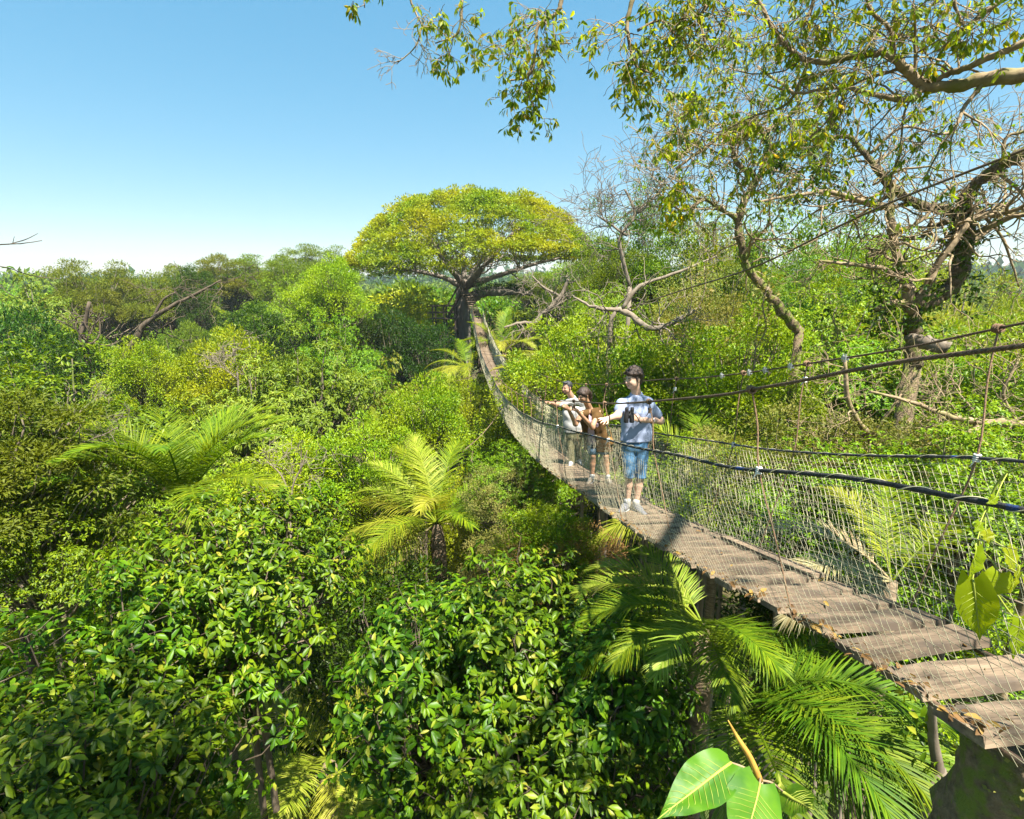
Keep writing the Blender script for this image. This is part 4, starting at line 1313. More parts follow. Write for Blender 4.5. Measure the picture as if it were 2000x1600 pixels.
def forked_tree():
    rng = np.random.default_rng(15)
    b = at(1785, 760, 9)
    root = empty('forked_tree', (float(b[0]), float(b[1]), 0))
    tag(root, 'forked tree with mossy trunk and bare crooked branches behind the cables', 'tree')
    trunk_to_ground(root, 1785, 700, 9, 31, M['bark_moss'])
    g, tips, moss = Geo(), [], Geo()
    kw = dict(wander=.6, trop=(0, 0, .05), kids=3, ratio=.62, rmin=.0045, spread=1.0)
    tw = dict(wander=.75, trop=(0, 0, .05), kids=3, ratio=.60, rmin=.004, spread=1.05)
    # dark mossy fork
    rows = [[(1785, 715, 9, 31.5), (1782, 650, 9, 30.0), (1785, 605, 9, 30.0), (1825, 585, 9, 27.0), (1862, 555, 9, 28.5), (1880, 500, 9, 30.0), (1884, 440, 9, 28.5), (1886, 385, 9, 25.5), (1930, 340, 8.8, 21.0), (2000, 300, 8.5, 19.5), (2150, 230, 8, 13.5)],
            [(1882, 425, 9, 19.5), (1850, 412, 9, 18.0), (1800, 402, 9, 18.0), (1755, 378, 9, 16.5), (1715, 335, 9.1, 13.5), (1690, 300, 9.2, 10.5), (1655, 268, 9.3, 8.2), (1600, 272, 9.3, 5.2)]]
    for r in rows:
        P, R = limb(moss, r, 6, 9, .12, rng)
        sprout(g, rng, P, R, 12, 1.1, 2, tips, .35, 1.0, **kw)
    light = [[(1782, 610, 8.9, 26), (1765, 550, 8.9, 20), (1745, 470, 8.9, 15), (1740, 400, 8.9, 11), (1748, 350, 8.9, 6)],
             [(1788, 600, 8.8, 20), (1830, 520, 8.7, 14), (1880, 450, 8.6, 11), (1905, 425, 8.6, 9), (2010, 415, 8.5, 6)],
             [(1775, 565, 8.8, 12), (1735, 530, 8.7, 10), (1680, 518, 8.7, 8), (1600, 510, 8.8, 5)],
             [(1740, 405, 8.9, 10), (1690, 395, 8.9, 9), (1620, 376, 9, 8), (1545, 382, 9, 6), (1480, 395, 9, 4)],
             [(1745, 455, 8.9, 9), (1800, 430, 8.8, 7), (1850, 370, 8.8, 5), (1900, 350, 8.8, 3)],
             [(1700, 300, 9.2, 6), (1760, 250, 9.1, 5), (1830, 260, 9, 3)],
             [(1960, 320, 8.6, 8), (1965, 270, 8.6, 6), (2010, 255, 8.5, 5)],
             [(1890, 395, 9, 8), (1920, 420, 9, 6), (1960, 470, 9, 5), (1990, 560, 9, 3)]]
    for r in light:
        P, R = limb(g, r, 6, 7, .2, rng)
        sprout(g, rng, P, R, 11, .8, 2, tips, .15, 1.0, **tw)
    # broken stubs
    limb(g, [(1790, 596, 8.9, 16), (1745, 592, 8.8, 13), (1712, 604, 8.7, 9)], 5, 8, .15, rng)
    moss.obj('mossy_limbs', M['bark_moss'], root)
    finish_tree(root, g, M['bark_tan'], tips, rng, 'hanging', .07, 4, .45, .5, .16)
    # leafy epiphytes on the fork
    gg = Geo()
    C = [at(1770 + rng.normal() * 50, 600 + rng.normal() * 28, 8.8 + rng.normal() * .3) for _ in range(26)] + [at(1600 + rng.normal() * 16, 320 + rng.normal() * 50, 9.2) for _ in range(16)] + [at(1530 + rng.normal() * 14, 330 + rng.normal() * 40, 9.4) for _ in range(10)] + [at(1880 + rng.normal() * 16, 480 + rng.normal() * 60, 8.9) for _ in range(16)]
    C = np.repeat(np.array(C), 9, 0) + rng.normal(size=(len(C) * 9, 3)) * .13
    rosettes(gg, rng, C, rdir(rng, len(C)) + np.array([0, 0, .4]), 5, .085, .5, .6, LEAF8)
    gg.obj('epiphytes', M['dense'], root)
forked_tree()

def crooked_tree():
    rng = np.random.default_rng(16)
    b = at(1560, 640, 11)
    root = empty('crooked_tree', (float(b[0]), float(b[1]), 0))
    tag(root, 'crooked mossy tree with twiggy yellowing crown in front of the lobed trees', 'tree')
    trunk_to_ground(root, 1562, 640, 11, 17, M['bark_moss'])
    g, tips, moss, mt = Geo(), [], Geo(), []
    tw = dict(wander=.7, trop=(0, 0, .1), kids=3, ratio=.62, rmin=.0048, spread=1.0)
    rows = [[(1562, 650, 11, 17.7), (1535, 615, 11, 19.0), (1490, 562, 11, 16.3), (1458, 520, 11, 15.0), (1442, 450, 11, 15.0), (1452, 395, 11, 15.0), (1482, 345, 11, 13.6), (1500, 300, 11, 12.2), (1492, 262, 11, 8.8), (1455, 258, 11, 6.1)],
            [(1472, 342, 11, 10.9), (1440, 320, 11, 9.5), (1428, 280, 11, 7.5), (1418, 258, 11, 4.8)],
            [(1446, 430, 11, 9.5), (1410, 410, 10.9, 8.2), (1378, 388, 10.8, 5.4)]]
    for i, r in enumerate(rows):
        P, R = limb(moss, r, 6, 9, .15, rng)
        sprout(g, rng, P, R, 12 if i == 0 else 9, 1.1, 2, tips, .35, 1.0, **tw)
    for r in ([(1418, 258, 11, 7), (1360, 300, 10.8, 6), (1320, 330, 10.8, 4)], [(1492, 262, 11, 8), (1560, 200, 11, 6), (1480, 130, 11, 4)], [(1378, 388, 10.8, 7), (1330, 410, 10.8, 5), (1290, 380, 10.8, 4)]):
        P, R = limb(g, r, 6, 6, .2, rng)
        sprout(g, rng, P, R, 12, .9, 2, tips, .15, 1.0, **tw)
    moss.obj('mossy_limbs', M['bark_moss'], root)
    finish_tree(root, g, M['bark_tan'], tips, rng, 'hanging', .10, 5, .40, .9, .22)
    gg = Geo()
    C = np.array([at(x + rng.normal() * 20, y + rng.normal() * 22, 10.8 + rng.normal() * .25) for x, y in ((1340, 205), (1330, 280), (1310, 400), (1330, 385), (1480, 270), (1565, 270), (1370, 190), (1445, 245), (1590, 250), (1300, 300)) for _ in range(6)])
    C = np.repeat(C, 4, 0) + rng.normal(size=(len(C) * 4, 3)) * .12
    rosettes(gg, rng, C, rdir(rng, len(C)), 5, .17, .42, 1.0, LEAF8)
    gg.obj('leaf_sprays', M['hanging'], root).color = (1.4, 1.25, .8, 1)
crooked_tree()

def bare_tree(label, rows, Y, seed, n, l, bark='bark_pale', rmin=.006, depth=2, leaf=None, name='bare_tree', ground=True, trop=(0, 0, .12)):
    rng = np.random.default_rng(seed)
    a = rows[0][0]
    b = at(a[0], a[1], a[2])
    root = empty(name, (float(b[0]), float(b[1]), 0))
    tag(root, label, 'tree')
    if ground: trunk_to_ground(root, a[0], a[1], a[2], a[3], M[bark], 7)
    g, tips = Geo(), []
    for r in rows:
        P, R = limb(g, r, 5, 7, .2, rng)
        sprout(g, rng, P, R, n, l, depth, tips, .25, 1.0, wander=.7, trop=trop, kids=3, ratio=.62, rmin=rmin, spread=1.0)
    finish_tree(root, g, M[bark], tips, rng, leaf, .12, 3, share=.2)
    return root
bare_tree('dead pale tree with bare branches beyond the far end of the bridge', [[(1035, 690, 34, 14), (1038, 640, 34, 13), (1065, 612, 34, 11), (1095, 580, 34, 9), (1110, 545, 34, 5)], [(1045, 630, 34, 8), (1010, 632, 33.5, 6), (985, 640, 33, 4)], [(1095, 580, 34, 6), (1060, 560, 34, 5), (1040, 540, 34, 3)]], 34, 3, 6, 1.5, rmin=.013)
bare_tree('pale twiggy dead limbs arching behind the three people', [[(1190, 680, 14, 9), (1195, 620, 14, 9), (1215, 605, 14, 11), (1265, 640, 13.6, 13), (1310, 632, 13.4, 10), (1370, 600, 13.2, 6)], [(1205, 605, 14, 9), (1160, 600, 14, 7), (1120, 580, 14.2, 3)], [(1215, 605, 14, 10), (1250, 560, 14, 8), (1330, 530, 14, 5), (1400, 500, 14, 3)]], 14, 4, 7, 1.0, rmin=.004)
bare_tree('bare whitish twig crown in front of the tall lobed tree', [[(1230, 560, 22, 8), (1210, 470, 22, 7), (1240, 420, 22, 6), (1220, 370, 22, 4)], [(1225, 460, 22, 5), (1180, 430, 22, 4), (1165, 420, 22, 2)], [(1240, 420, 22, 5), (1290, 370, 22, 4), (1270, 340, 22, 2)]], 22, 6, 13, 1.5, rmin=.009)
bare_tree('leafless twiggy tree behind the net with a forking pale stem', [[(1755, 960, 7.6, 16), (1715, 880, 7.5, 15), (1690, 840, 7.4, 13), (1660, 790, 7.3, 10), (1650, 700, 7.3, 7)], [(1720, 885, 7.5, 8), (1640, 880, 7.3, 5)], [(1700, 860, 7.4, 8), (1740, 800, 7.3, 6), (1760, 770, 7.3, 4)]], 7.5, 7, 6, .7, 'bark_tan', .0035)
bare_tree('tangle of bare brown branches above the net\'s far rope', [[(2080, 850, 6.6, 20), (1990, 830, 6.6, 17), (1930, 825, 6.6, 15), (1860, 815, 6.6, 11), (1780, 785, 6.6, 7), (1700, 765, 6.6, 5)], [(1930, 825, 6.6, 10), (1880, 850, 6.5, 8), (1800, 870, 6.4, 5)], [(1990, 830, 6.6, 8), (1960, 770, 6.6, 6), (1990, 700, 6.6, 5)]], 6.6, 9, 7, .7, 'bark_tan', .0033)
bare_tree('leaning bare trunk among the olive feathery trees', [[(205, 735, 27, 15), (240, 700, 27, 14), (268, 662, 27, 13), (285, 630, 27, 10), (340, 595, 27, 7), (390, 570, 27, 5), (432, 547, 27, 2.5)], [(300, 620, 27, 6), (320, 585, 27, 4), (345, 570, 27, 2)]], 27, 10, 3, 1.4, 'bark_dark', .012)
bare_tree('dark leaning trunk beside the leaning bare trunk', [[(185, 740, 26, 16), (172, 700, 26, 14), (162, 650, 26, 10), (175, 590, 26, 6)]], 26, 11, 5, 1.5, 'bark_dark', .012, leaf='feather')
bare_tree('fallen bare white branch lying on the large twiggy tree', [[(60, 890, 8.2, 5), (100, 850, 8.2, 6), (140, 825, 8.2, 5), (160, 800, 8.2, 3)], [(90, 860, 8.2, 4), (140, 870, 8.1, 3), (200, 850, 8.1, 3), (230, 835, 8.1, 2)]], 8.2, 12, 5, .45, 'bark_pale', .003, ground=False, name='fallen_branch')
bare_tree('slender bare stems rising between the two feather palms', [[(565, 1010, 12, 5), (572, 950, 12, 4), (590, 910, 12, 3), (600, 880, 12, 2)], [(570, 980, 12, 4), (550, 930, 12, 3), (520, 900, 12, 2)]], 12, 13, 6, .6, 'bark_pale', .005)
bare_tree('thin grey dead twig tree beside the stubby palm', [[(470, 790, 22, 4), (462, 720, 22, 4), (455, 680, 22, 3)], [(464, 740, 22, 3), (430, 715, 22, 2)]], 22, 14, 6, 1.0, 'bark_pale', .010)
# twigs of a neighbouring tree poking in from the west
def west_twigs():
    rng = np.random.default_rng(21)
    b = np.array([-9.0, 1.0, 0])
    root = empty('twiggy_branch', (float(b[0]), float(b[1]), 0))
    tag(root, 'thin bare twigs of a neighbouring tree poking in against the sky', 'tree')
    Geo().add(*tube(np.array([[-9, 1, 0], [-8.9, 1.1, 10], [-9, 1, 20], [-8.8, 1.2, 26]]), [.3, .2, .16, .08], 9)).obj('trunk', M['bark'], root)
    g = Geo()
    for r in ([(-260, 540, 3.2, 9), (-100, 490, 3.2, 5), (0, 478, 3.2, 2.4), (40, 476, 3.2, 2), (82, 470, 3.2, 1.2)], [(15, 478, 3.2, 1.8), (50, 468, 3.2, 1.6), (74, 456, 3.2, 1)], [(25, 474, 3.2, 1.4), (28, 462, 3.2, .9)],
              [(-260, 560, 3.2, 8), (-100, 515, 3.2, 4), (0, 520, 3.2, 2), (60, 538, 3.2, 1.6), (120, 545, 3.2, 1)], [(0, 556, 3.2, 2), (20, 575, 3.2, 1.5), (60, 590, 3.2, 1)]):
        limb(g, r, 5, 5, .2, rng)
    for e in ((-260, 540), (-260, 560)): g.add(*tube(smooth_path(np.array([[-9, 1, 20.0 + e[1] * .002], [-7, 2.2, 22.3], at(*e, 3.2)]), per=5), np.linspace(.05, .014, 11), 6))
    g.obj('limbs', M['bark_dark'], root)
    gg = Geo()
    leaves(gg, np.array([at(12, 520, 3.2), at(0, 524, 3.2)]), np.array([[1, 0, -.2], [1, 0, .1]]), np.array([[0, -.4, 1], [0, -.5, 1]]), [.05, .06], [.018, .02], LEAF8)
    gg.obj('leaves', M['hanging'], root)
west_twigs()

# lianas hanging over the trees east of the bridge
def liana(px, y0, y1, Y, label, seed, leafy=40):
    rng = np.random.default_rng(seed)
    a, b = at(px, y0, Y), at(px + rng.normal() * 8, y1, Y)
    b[0] = a[0] + rng.normal() * .15
    t = np.linspace(0, 1, 14)[:, None]
    P = a * (1 - t) + b * t + np.concatenate([np.sin(t * 9 + seed) * .06, np.cos(t * 7) * .06, 0 * t], 1)
    root = empty('liana', tuple(b))
    tag(root, label, 'vine', 'lianas hanging east of the bridge')
    Geo().add(*tube(P, .012, 5)).obj('stem', M['bark'], root)
    n = leafy * 6
    i = rng.uniform(0, 13, n)
    C = np.stack([np.interp(i, np.arange(14), P[:, k]) for k in range(3)], -1) + rng.normal(size=(n, 3)) * np.array([.12, .12, .1])
    g = Geo()
    L = rng.uniform(.05, .11, n)
    leaves(g, C, rdir(rng, n) + np.array([0, 0, -.7]), rdir(rng, n) * .6 + np.array([0, -.5, .6]), L, L * .5)
    g.obj('leaves', M['tangle'], root)
for i, (px, y0, y1, Y, lab) in enumerate(((1355, 505, 720, 13, 'leafy liana curtain below the mossy crooked tree'), (1380, 520, 690, 13, 'second leafy liana beside the curtain below the crooked tree'), (1195, 625, 760, 12.5, 'dark stem of creeper hanging behind the couple\'s heads'), (1330, 660, 770, 12, 'creeper hanging just behind the young man\'s head'), (1500, 560, 700, 10.5, 'creeper hanging from the crooked trunk'), (1640, 600, 720, 10, 'creeper hanging between crooked and forked trunks'))):
    liana(px, y0, y1, Y, lab, 300 + i)

# the mossy trunk under the bridge's near end, and the cut log
def mossy_trunk():
    rng = np.random.default_rng(33)
    top = bridge_pt(1.85, .45, -.2)
    root = empty('mossy_trunk', (2.35, 2.2, 0))
    tag(root, 'thick mossy trunk carrying the end of the plank deck', 'tree')
    P = smooth_path(np.array([[2.35, 2.3, 0], [2.3, 2.25, 8], [2.25, 2.2, 15], [2.30, 2.1, 18.5], [top[0] + .22, 1.95, 19.6], top + np.array([.2, 0, 0])]), per=6)
    V = tube(P, np.linspace(.42, .20, len(P)) * (1 + rng.normal(size=len(P)) * .03), 16)
    V[0] = V[0] + rng.normal(size=V[0].shape) * .012
    Geo().add(*V).obj('trunk', M['bark_moss'], root)
    g = Geo()
    i = rng.integers(len(P) - 14, len(P), 420)
    a = rng.uniform(0, 6.28, 420)
    C = P[i] + np.stack([np.cos(a) * .22, np.sin(a) * .22, rng.normal(size=420) * .15], -1)
    L = rng.uniform(.012, .035, 420)
    leaves(g, C, rdir(rng, 420) + np.array([0, 0, -.3]), np.stack([np.cos(a), np.sin(a), 0 * a + .5], -1), L, L * .6)
    g.obj('creeper', M['tangle'], root)
mossy_trunk()
def sapling_stem():
    root = empty('slender_tree', tuple(float(c) for c in (*at(1830, 1500, 3.1)[:2], 0)))
    tag(root, 'slender pale stem rising beside the mossy trunk under the deck', 'tree')
    P = smooth_path(np.array([[*at(1830, 1500, 3.1)[:2], 0], [*at(1838, 1500, 3.1)[:2], 12], at(1800, 1640, 3.1), at(1832, 1530, 3.1), at(1822, 1440, 3.1), at(1820, 1370, 3.0)]), per=6)
    Geo().add(*tube(P, np.linspace(.07, .022, len(P)), 8)).obj('trunk', M['bark_pale'], root)
    rng = np.random.default_rng(3)
    g = Geo()
    C = np.array([at(1780 + rng.normal() * 45, 1500 + rng.normal() * 70, 3.6 + rng.normal() * .3) for _ in range(190)])
    rosettes(g, rng, C, rdir(rng, len(C)) + np.array([0, 0, .5]), 6, .085, .45, .4, LEAF8)
    g.obj('crown', M['glossy'], root)
sapling_stem()
def cut_log():
    root = empty('cut_log', tuple(at(1800, 672, 8.6)))
    tag(root, 'pale cut end of a broken limb on the forked tree', 'branch')
    g = Geo()
    limb(g, [(1778, 662, 8.9, 22), (1800, 668, 8.6, 24), (1830, 676, 8.4, 26), (1852, 680, 8.3, 25)], 5, 10, .1, np.random.default_rng(4))
    g.obj('wood', M['bark_pale'], root)
cut_log()

# ------------------------------------------------------------------ big leaves close to the camera
def big_leaf(name, base, tip, up, width, mat, parent, heart=.0, fold=.25, curl=.12, wave=.015, seed=0, n=16, m=9):
    """one large leaf with midrib, drawn from its base to its tip, `up` the side it shows"""
    rng = np.random.default_rng(seed)
    base, tip = np.asarray(base, float), np.asarray(tip, float)
    a = tip - base
    L = np.linalg.norm(a)
    a = a / L
    u = np.asarray(up, float)
    u = u - a * (u @ a)
    u = u / np.linalg.norm(u)
    s = np.cross(u, a)
    t = np.linspace(0, 1, n)
    w = width * np.sin(np.pi * np.clip(t, 0, 1) ** .62) ** .8 * (1 - t ** 6) * .5
    w[0] = width * .10
    w[-1] = .002
    if heart: w[0:3] = np.maximum(w[0:3], width * np.array([.22, .36, .43]))
    q = np.linspace(-1, 1, m)
    T, Q = np.meshgrid(t, q, indexing='ij')
    Wd = w[:, None]
    along = T * L - heart * L * (np.abs(Q) ** 1.5) * np.clip(1 - T * 5, 0, 1)
    lift = np.abs(Q) * Wd * fold - curl * L * T ** 2 - .10 * Wd * Q ** 2 + wave * np.sin(T * 21 + Q * 2) * np.abs(Q) + wave * .5 * np.sin(T * 9 + 3 * Q)
    V = base + along[..., None] * a + (Q * Wd)[..., None] * s + lift[..., None] * u
    i = np.arange(n - 1)[:, None] * m
    j = np.arange(m - 1)[None]
    F = np.stack([i + j, i + j + 1, i + m + j + 1, i + m + j], -1).reshape(-1, 4)
    o = Geo().add(V.reshape(-1, 3), F).obj(name, mat, parent)
    mid = V[:, m // 2] + u * .0012
    g = Geo().add(*tube(mid, np.linspace(.0035, .0008, n) * (L / .2), 5))
    for k in range(2, n - 3):
        for sg in (0, m - 1):
            e = V[min(k + 2, n - 1), sg] * .92 + V[min(k + 2, n - 1), m // 2] * .08
            c = (mid[k] + e) / 2 + u * .002
            mm = V[min(k + 1, n - 1), (m // 2 + sg) // 2] + u * .0006
            g.add(*tube(np.array([mid[k], mm, e + u * .0006]), np.array([.0009, .0007, .0004]) * (L / .2), 3))
    me = g.mesh('midrib', M['rib'], origin=parent.location)
    link('midrib', me, o)
    return o
M['rib'] = rough_mat('leaf_rib', G(.20, .25, .03), G(.28, .31, .05), 30, bump=0, rough=.5)
M['big_leaf'] = leaf_mat('big_leaf', [(0, G(.085, .185, .006)), (1, G(.13, .235, .008))], trans=.42, rough=.45, patch=G(.06, .145, .008), patch_scale=9)
M['vine_leaf'] = leaf_mat('vine_leaf', [(0, G(.20, .28, .006)), (1, G(.28, .35, .008))], trans=.6, rough=.4)
M['bud'] = rough_mat('leaf_bud', G(.30, .14, .03), G(.50, .32, .06), 25, (1, 1, .3), bump=.1, rough=.5)
def sapling():
    Y = 1.45
    c = at(1484, 1524, Y)
    root = empty('broad_leaved_sapling', (float(c[0]), float(c[1]), 0))
    tag(root, 'sapling top with huge bright heart-shaped leaves and an orange bud', 'plant')
    P = smooth_path(np.array([[c[0] + .12, c[1] + .05, 0], [c[0] + .06, c[1] + .02, c[2] - 4], [c[0] + .03, c[1], c[2] - .5], [c[0], c[1], c[2]]]), per=6)
    Geo().add(*tube(P, np.linspace(.05, .010, len(P)), 8)).obj('stem', M['bark_tan'], root)
    def stalk(a, b):
        m = (a + b) / 2 + np.array([0, 0, .012])
        Geo().add(*tube(smooth_path(np.array([a, m, b]), per=4), .0035, 6)).obj('leaf_stalk', M['bark_tan'], root)
    b1, t1 = at(1428, 1490, Y), at(1287, 1592, 1.30)
    stalk(c, b1)
    big_leaf('leaf', b1, t1, (-.35, -.55, .8), .145, M['big_leaf'], root, .05, .30, .14, .006, 1)
    b2, t2 = at(1484, 1530, 1.40), at(1448, 1690, 1.22)
    stalk(c, b2)
    big_leaf('leaf', b2, t2, (.0, -.8, .6), .185, M['big_leaf'], root, .12, .12, .05, .004, 2)
    b3, t3 = at(1528, 1545, 1.5), at(1606, 1600, 1.62)
    stalk(c, b3)
    big_leaf('leaf', b3, t3, (-.2, -.75, .35), .12, M['big_leaf'], root, .05, .2, .1, .006, 3)
    b4, t4 = at(1520, 1535, 1.55), at(1535, 1515, 1.75)
    big_leaf('leaf', b4, t4, (.3, -.5, .6), .07, M['big_leaf'], root, .05, .2, .1, .004, 4)
    g = Geo().add(*tube(smooth_path(np.array([c, at(1465, 1480, Y), at(1440, 1440, Y), at(1422, 1407, Y)]), per=5), np.concatenate([np.linspace(.011, .009, 8), np.linspace(.0085, .0015, 8)]), 8))
    g.obj('bud', M['bud'], root)
sapling()
def climbing_vine():
    Y = 1.75
    a = at(1935, 935, 1.75)
    root = empty('climbing_vine', tuple(at(1890, 1300, 1.85)))
    tag(root, 'climbing vine with glowing heart-shaped leaves on the near net', 'vine')
    st = smooth_path(np.array([at(2030, 900, 1.6), at(1960, 930, 1.68), at(1930, 985, 1.7), at(1912, 1060, 1.7), at(1925, 1120, 1.7), at(1960, 1180, 1.68), at(1988, 1215, 1.66)]), per=7)
    Geo().add(*tube(st, .0035, 6)).obj('stem', M['rib'], root)
    for i, (bx, by, tx, ty, w, up, Yl) in enumerate((
            (1905, 1068, 1893, 1142, .095, (.5, -.7, .3), 1.68), (1900, 1130, 1916, 1255, .105, (-.5, -.8, .2), 1.66),
            (1952, 1118, 1938, 1168, .095, (-.2, -.9, .2), 1.68), (1965, 1070, 1985, 1120, .085, (.3, -.7, .5), 1.74),
            (1990, 1105, 1976, 1160, .055, (.5, -.8, .1), 1.62), (1992, 1205, 1984, 1290, .075, (.1, -.9, .2), 1.66), (1925, 1035, 1932, 1062, .04, (0, -.8, .5), 1.7),
            (1915, 1020, 1905, 1040, .035, (.2, -.8, .5), 1.7), (2010, 1130, 2040, 1190, .08, (.1, -.8, .4), 1.66), (1945, 970, 1930, 985, .03, (0, -1, .3), 1.7))):
        Yl -= .12
        w *= 1.05
        b = at(bx, by, Yl)
        k = np.argmin(np.linalg.norm(st - b, axis=1))
        Geo().add(*tube(np.array([st[k], (st[k] + b) / 2 + np.array([0, 0, .008]), b]), .002, 5)).obj('leaf_stalk', M['rib'], root)
        big_leaf('leaf', b, at(tx, ty, Yl - .02), up, w, M['vine_leaf'], root, .16, .45 if i < 2 else .25, .06, .004, 40 + i, 12, 7)
climbing_vine()
# ------------------------------------------------------------------ people: smooth continuous surfaces grown round a skeleton
class Body:
    """a smooth union of tapered capsules and ellipsoids, meshed as one surface"""
    def __init__(self, k=.03):
        self.p, self.k, self.cuts = [], k, []
    def cap(self, a, b, ra, rb, k=None):
        self.p.append(('c', np.asarray(a, float), np.asarray(b, float), ra, rb, self.k if k is None else k)); return self
    def ell(self, c, r, R=None, k=None):
        self.p.append(('e', np.asarray(c, float), np.asarray(r, float), np.eye(3) if R is None else np.asarray(R, float), 0, self.k if k is None else k)); return self
    def cut(self, pt, n):
        """keep only what lies behind the plane"""
        self.cuts.append((np.asarray(pt, float), nrm(np.asarray(n, float)))); return self
    def mesh(self, name, mat, res=.009, wrinkle=0.0, wfreq=40, origin=(0, 0, 0), seed=0, hollow=None):
        lo, hi = [], []
        for q in self.p:
            if q[0] == 'c':
                lo.append(np.minimum(q[1] - q[3], q[2] - q[4])); hi.append(np.maximum(q[1] + q[3], q[2] + q[4]))
            else:
                m = q[2].max(); lo.append(q[1] - m); hi.append(q[1] + m)
        lo = np.min(lo, 0) - .04
        hi = np.max(hi, 0) + .04
        dims = np.ceil((hi - lo) / res).astype(int) + 1
        ax = [lo[i] + np.arange(dims[i]) * res for i in range(3)]
        D = np.full(dims, .5, np.float32)
        for q in self.p:
            k = q[5]
            if q[0] == 'c':
                l, h = np.minimum(q[1] - q[3], q[2] - q[4]), np.maximum(q[1] + q[3], q[2] + q[4])
            else:
                m = q[2].max(); l, h = q[1] - m, q[1] + m
            mg = k + 3 * res + .012
            i0 = np.maximum(((l - mg - lo) / res).astype(int), 0)
            i1 = np.minimum(((h + mg - lo) / res).astype(int) + 2, dims)
            X, Y, Z = np.meshgrid(*[ax[i][i0[i]:i1[i]] for i in range(3)], indexing='ij')
            if q[0] == 'c':
                a, b, ra, rb = q[1:5]
                ba = b - a
                bb = max(ba @ ba, 1e-9)
                px, py, pz = X - a[0], Y - a[1], Z - a[2]
                t = np.clip((px * ba[0] + py * ba[1] + pz * ba[2]) / bb, 0, 1)
                d = np.sqrt((px - ba[0] * t) ** 2 + (py - ba[1] * t) ** 2 + (pz - ba[2] * t) ** 2) - (ra + (rb - ra) * t)
            else:
                c, r, R = q[1:4]
                P = np.stack([X - c[0], Y - c[1], Z - c[2]], -1) @ R
                k0 = np.sqrt(((P / r) ** 2).sum(-1))
                k1 = np.sqrt(((P / (r * r)) ** 2).sum(-1)) + 1e-9
                d = k0 * (k0 - 1) / k1
            sl = tuple(slice(i0[i], i1[i]) for i in range(3))
            cur = D[sl]
            h_ = np.maximum(k - np.abs(cur - d), 0) / max(k, 1e-6)
            D[sl] = np.minimum(cur, d) - h_ * h_ * k * .25
        if self.cuts or wrinkle:
            X, Y, Z = np.meshgrid(*ax, indexing='ij')
            if wrinkle:
                rng = np.random.default_rng(seed)
                w = 0
                for _ in range(5):
                    f = rng.normal(size=3) * wfreq * np.array([.8, .8, .55])
                    w = w + np.sin(X * f[0] + Y * f[1] + Z * f[2] + rng.uniform(0, 6) + 1.2 * np.sin(Z * wfreq * .3 + X * 9))
                D = D + (w * wrinkle / 2.2).astype(np.float32)
            for p, n in self.cuts:
                D = np.maximum(D, ((X - p[0]) * n[0] + (Y - p[1]) * n[1] + (Z - p[2]) * n[2]).astype(np.float32))
        V, F = surface_nets(D, lo, res)
        return Geo().add(V, F).mesh(name, mat, True, origin)
def surface_nets(D, lo, res):
    S = D < 0
    c = [S[i:S.shape[0] - 1 + i, j:S.shape[1] - 1 + j, k:S.shape[2] - 1 + k] for i in (0, 1) for j in (0, 1) for k in (0, 1)]
    sm = sum(x.astype(np.int8) for x in c)
    act = (sm > 0) & (sm < 8)
    idx = np.argwhere(act)
    ids = np.full(act.shape, -1, np.int64)
    ids[act] = np.arange(len(idx))
    acc = np.zeros((len(idx), 3))
    cnt = np.zeros(len(idx))
    corners = [(i, j, k) for i in (0, 1) for j in (0, 1) for k in (0, 1)]
    for a in corners:
        for axis in range(3):
            if a[axis]: continue
            b = list(a)
            b[axis] = 1
            da = D[idx[:, 0] + a[0], idx[:, 1] + a[1], idx[:, 2] + a[2]]
            db = D[idx[:, 0] + b[0], idx[:, 1] + b[1], idx[:, 2] + b[2]]
            m = (da < 0) != (db < 0)
            t = np.where(m, da / np.where(m, da - db, 1), 0)
            p = np.array(a, float)[None] + np.eye(3)[axis][None] * t[:, None]
            acc += np.where(m[:, None], p, 0)
            cnt += m
    V = lo + (idx + acc / cnt[:, None]) * res
    F = []
    for axis in range(3):
        o1, o2 = [(1, 2), (2, 0), (0, 1)][axis]
        s0 = [slice(None)] * 3
        s1 = [slice(None)] * 3
        s0[axis] = slice(0, -1)
        s1[axis] = slice(1, None)
        A, B = S[tuple(s0)], S[tuple(s1)]
        for flip, M_ in ((False, A & ~B), (True, ~A & B)):
            e = np.argwhere(M_)
            e = e[(e[:, o1] > 0) & (e[:, o2] > 0) & (e[:, o1] < S.shape[o1] - 1) & (e[:, o2] < S.shape[o2] - 1)]
            if not len(e): continue
            q = []
            for d1, d2 in ((0, 0), (1, 0), (1, 1), (0, 1)):
                f = e.copy()
                f[:, o1] -= 1 - d1
                f[:, o2] -= 1 - d2
                q.append(ids[f[:, 0], f[:, 1], f[:, 2]])
            q = np.stack(q, -1)
            F.append(q[:, ::-1] if flip else q)
    F = np.concatenate(F)
    return V, F[(F >= 0).all(1)]

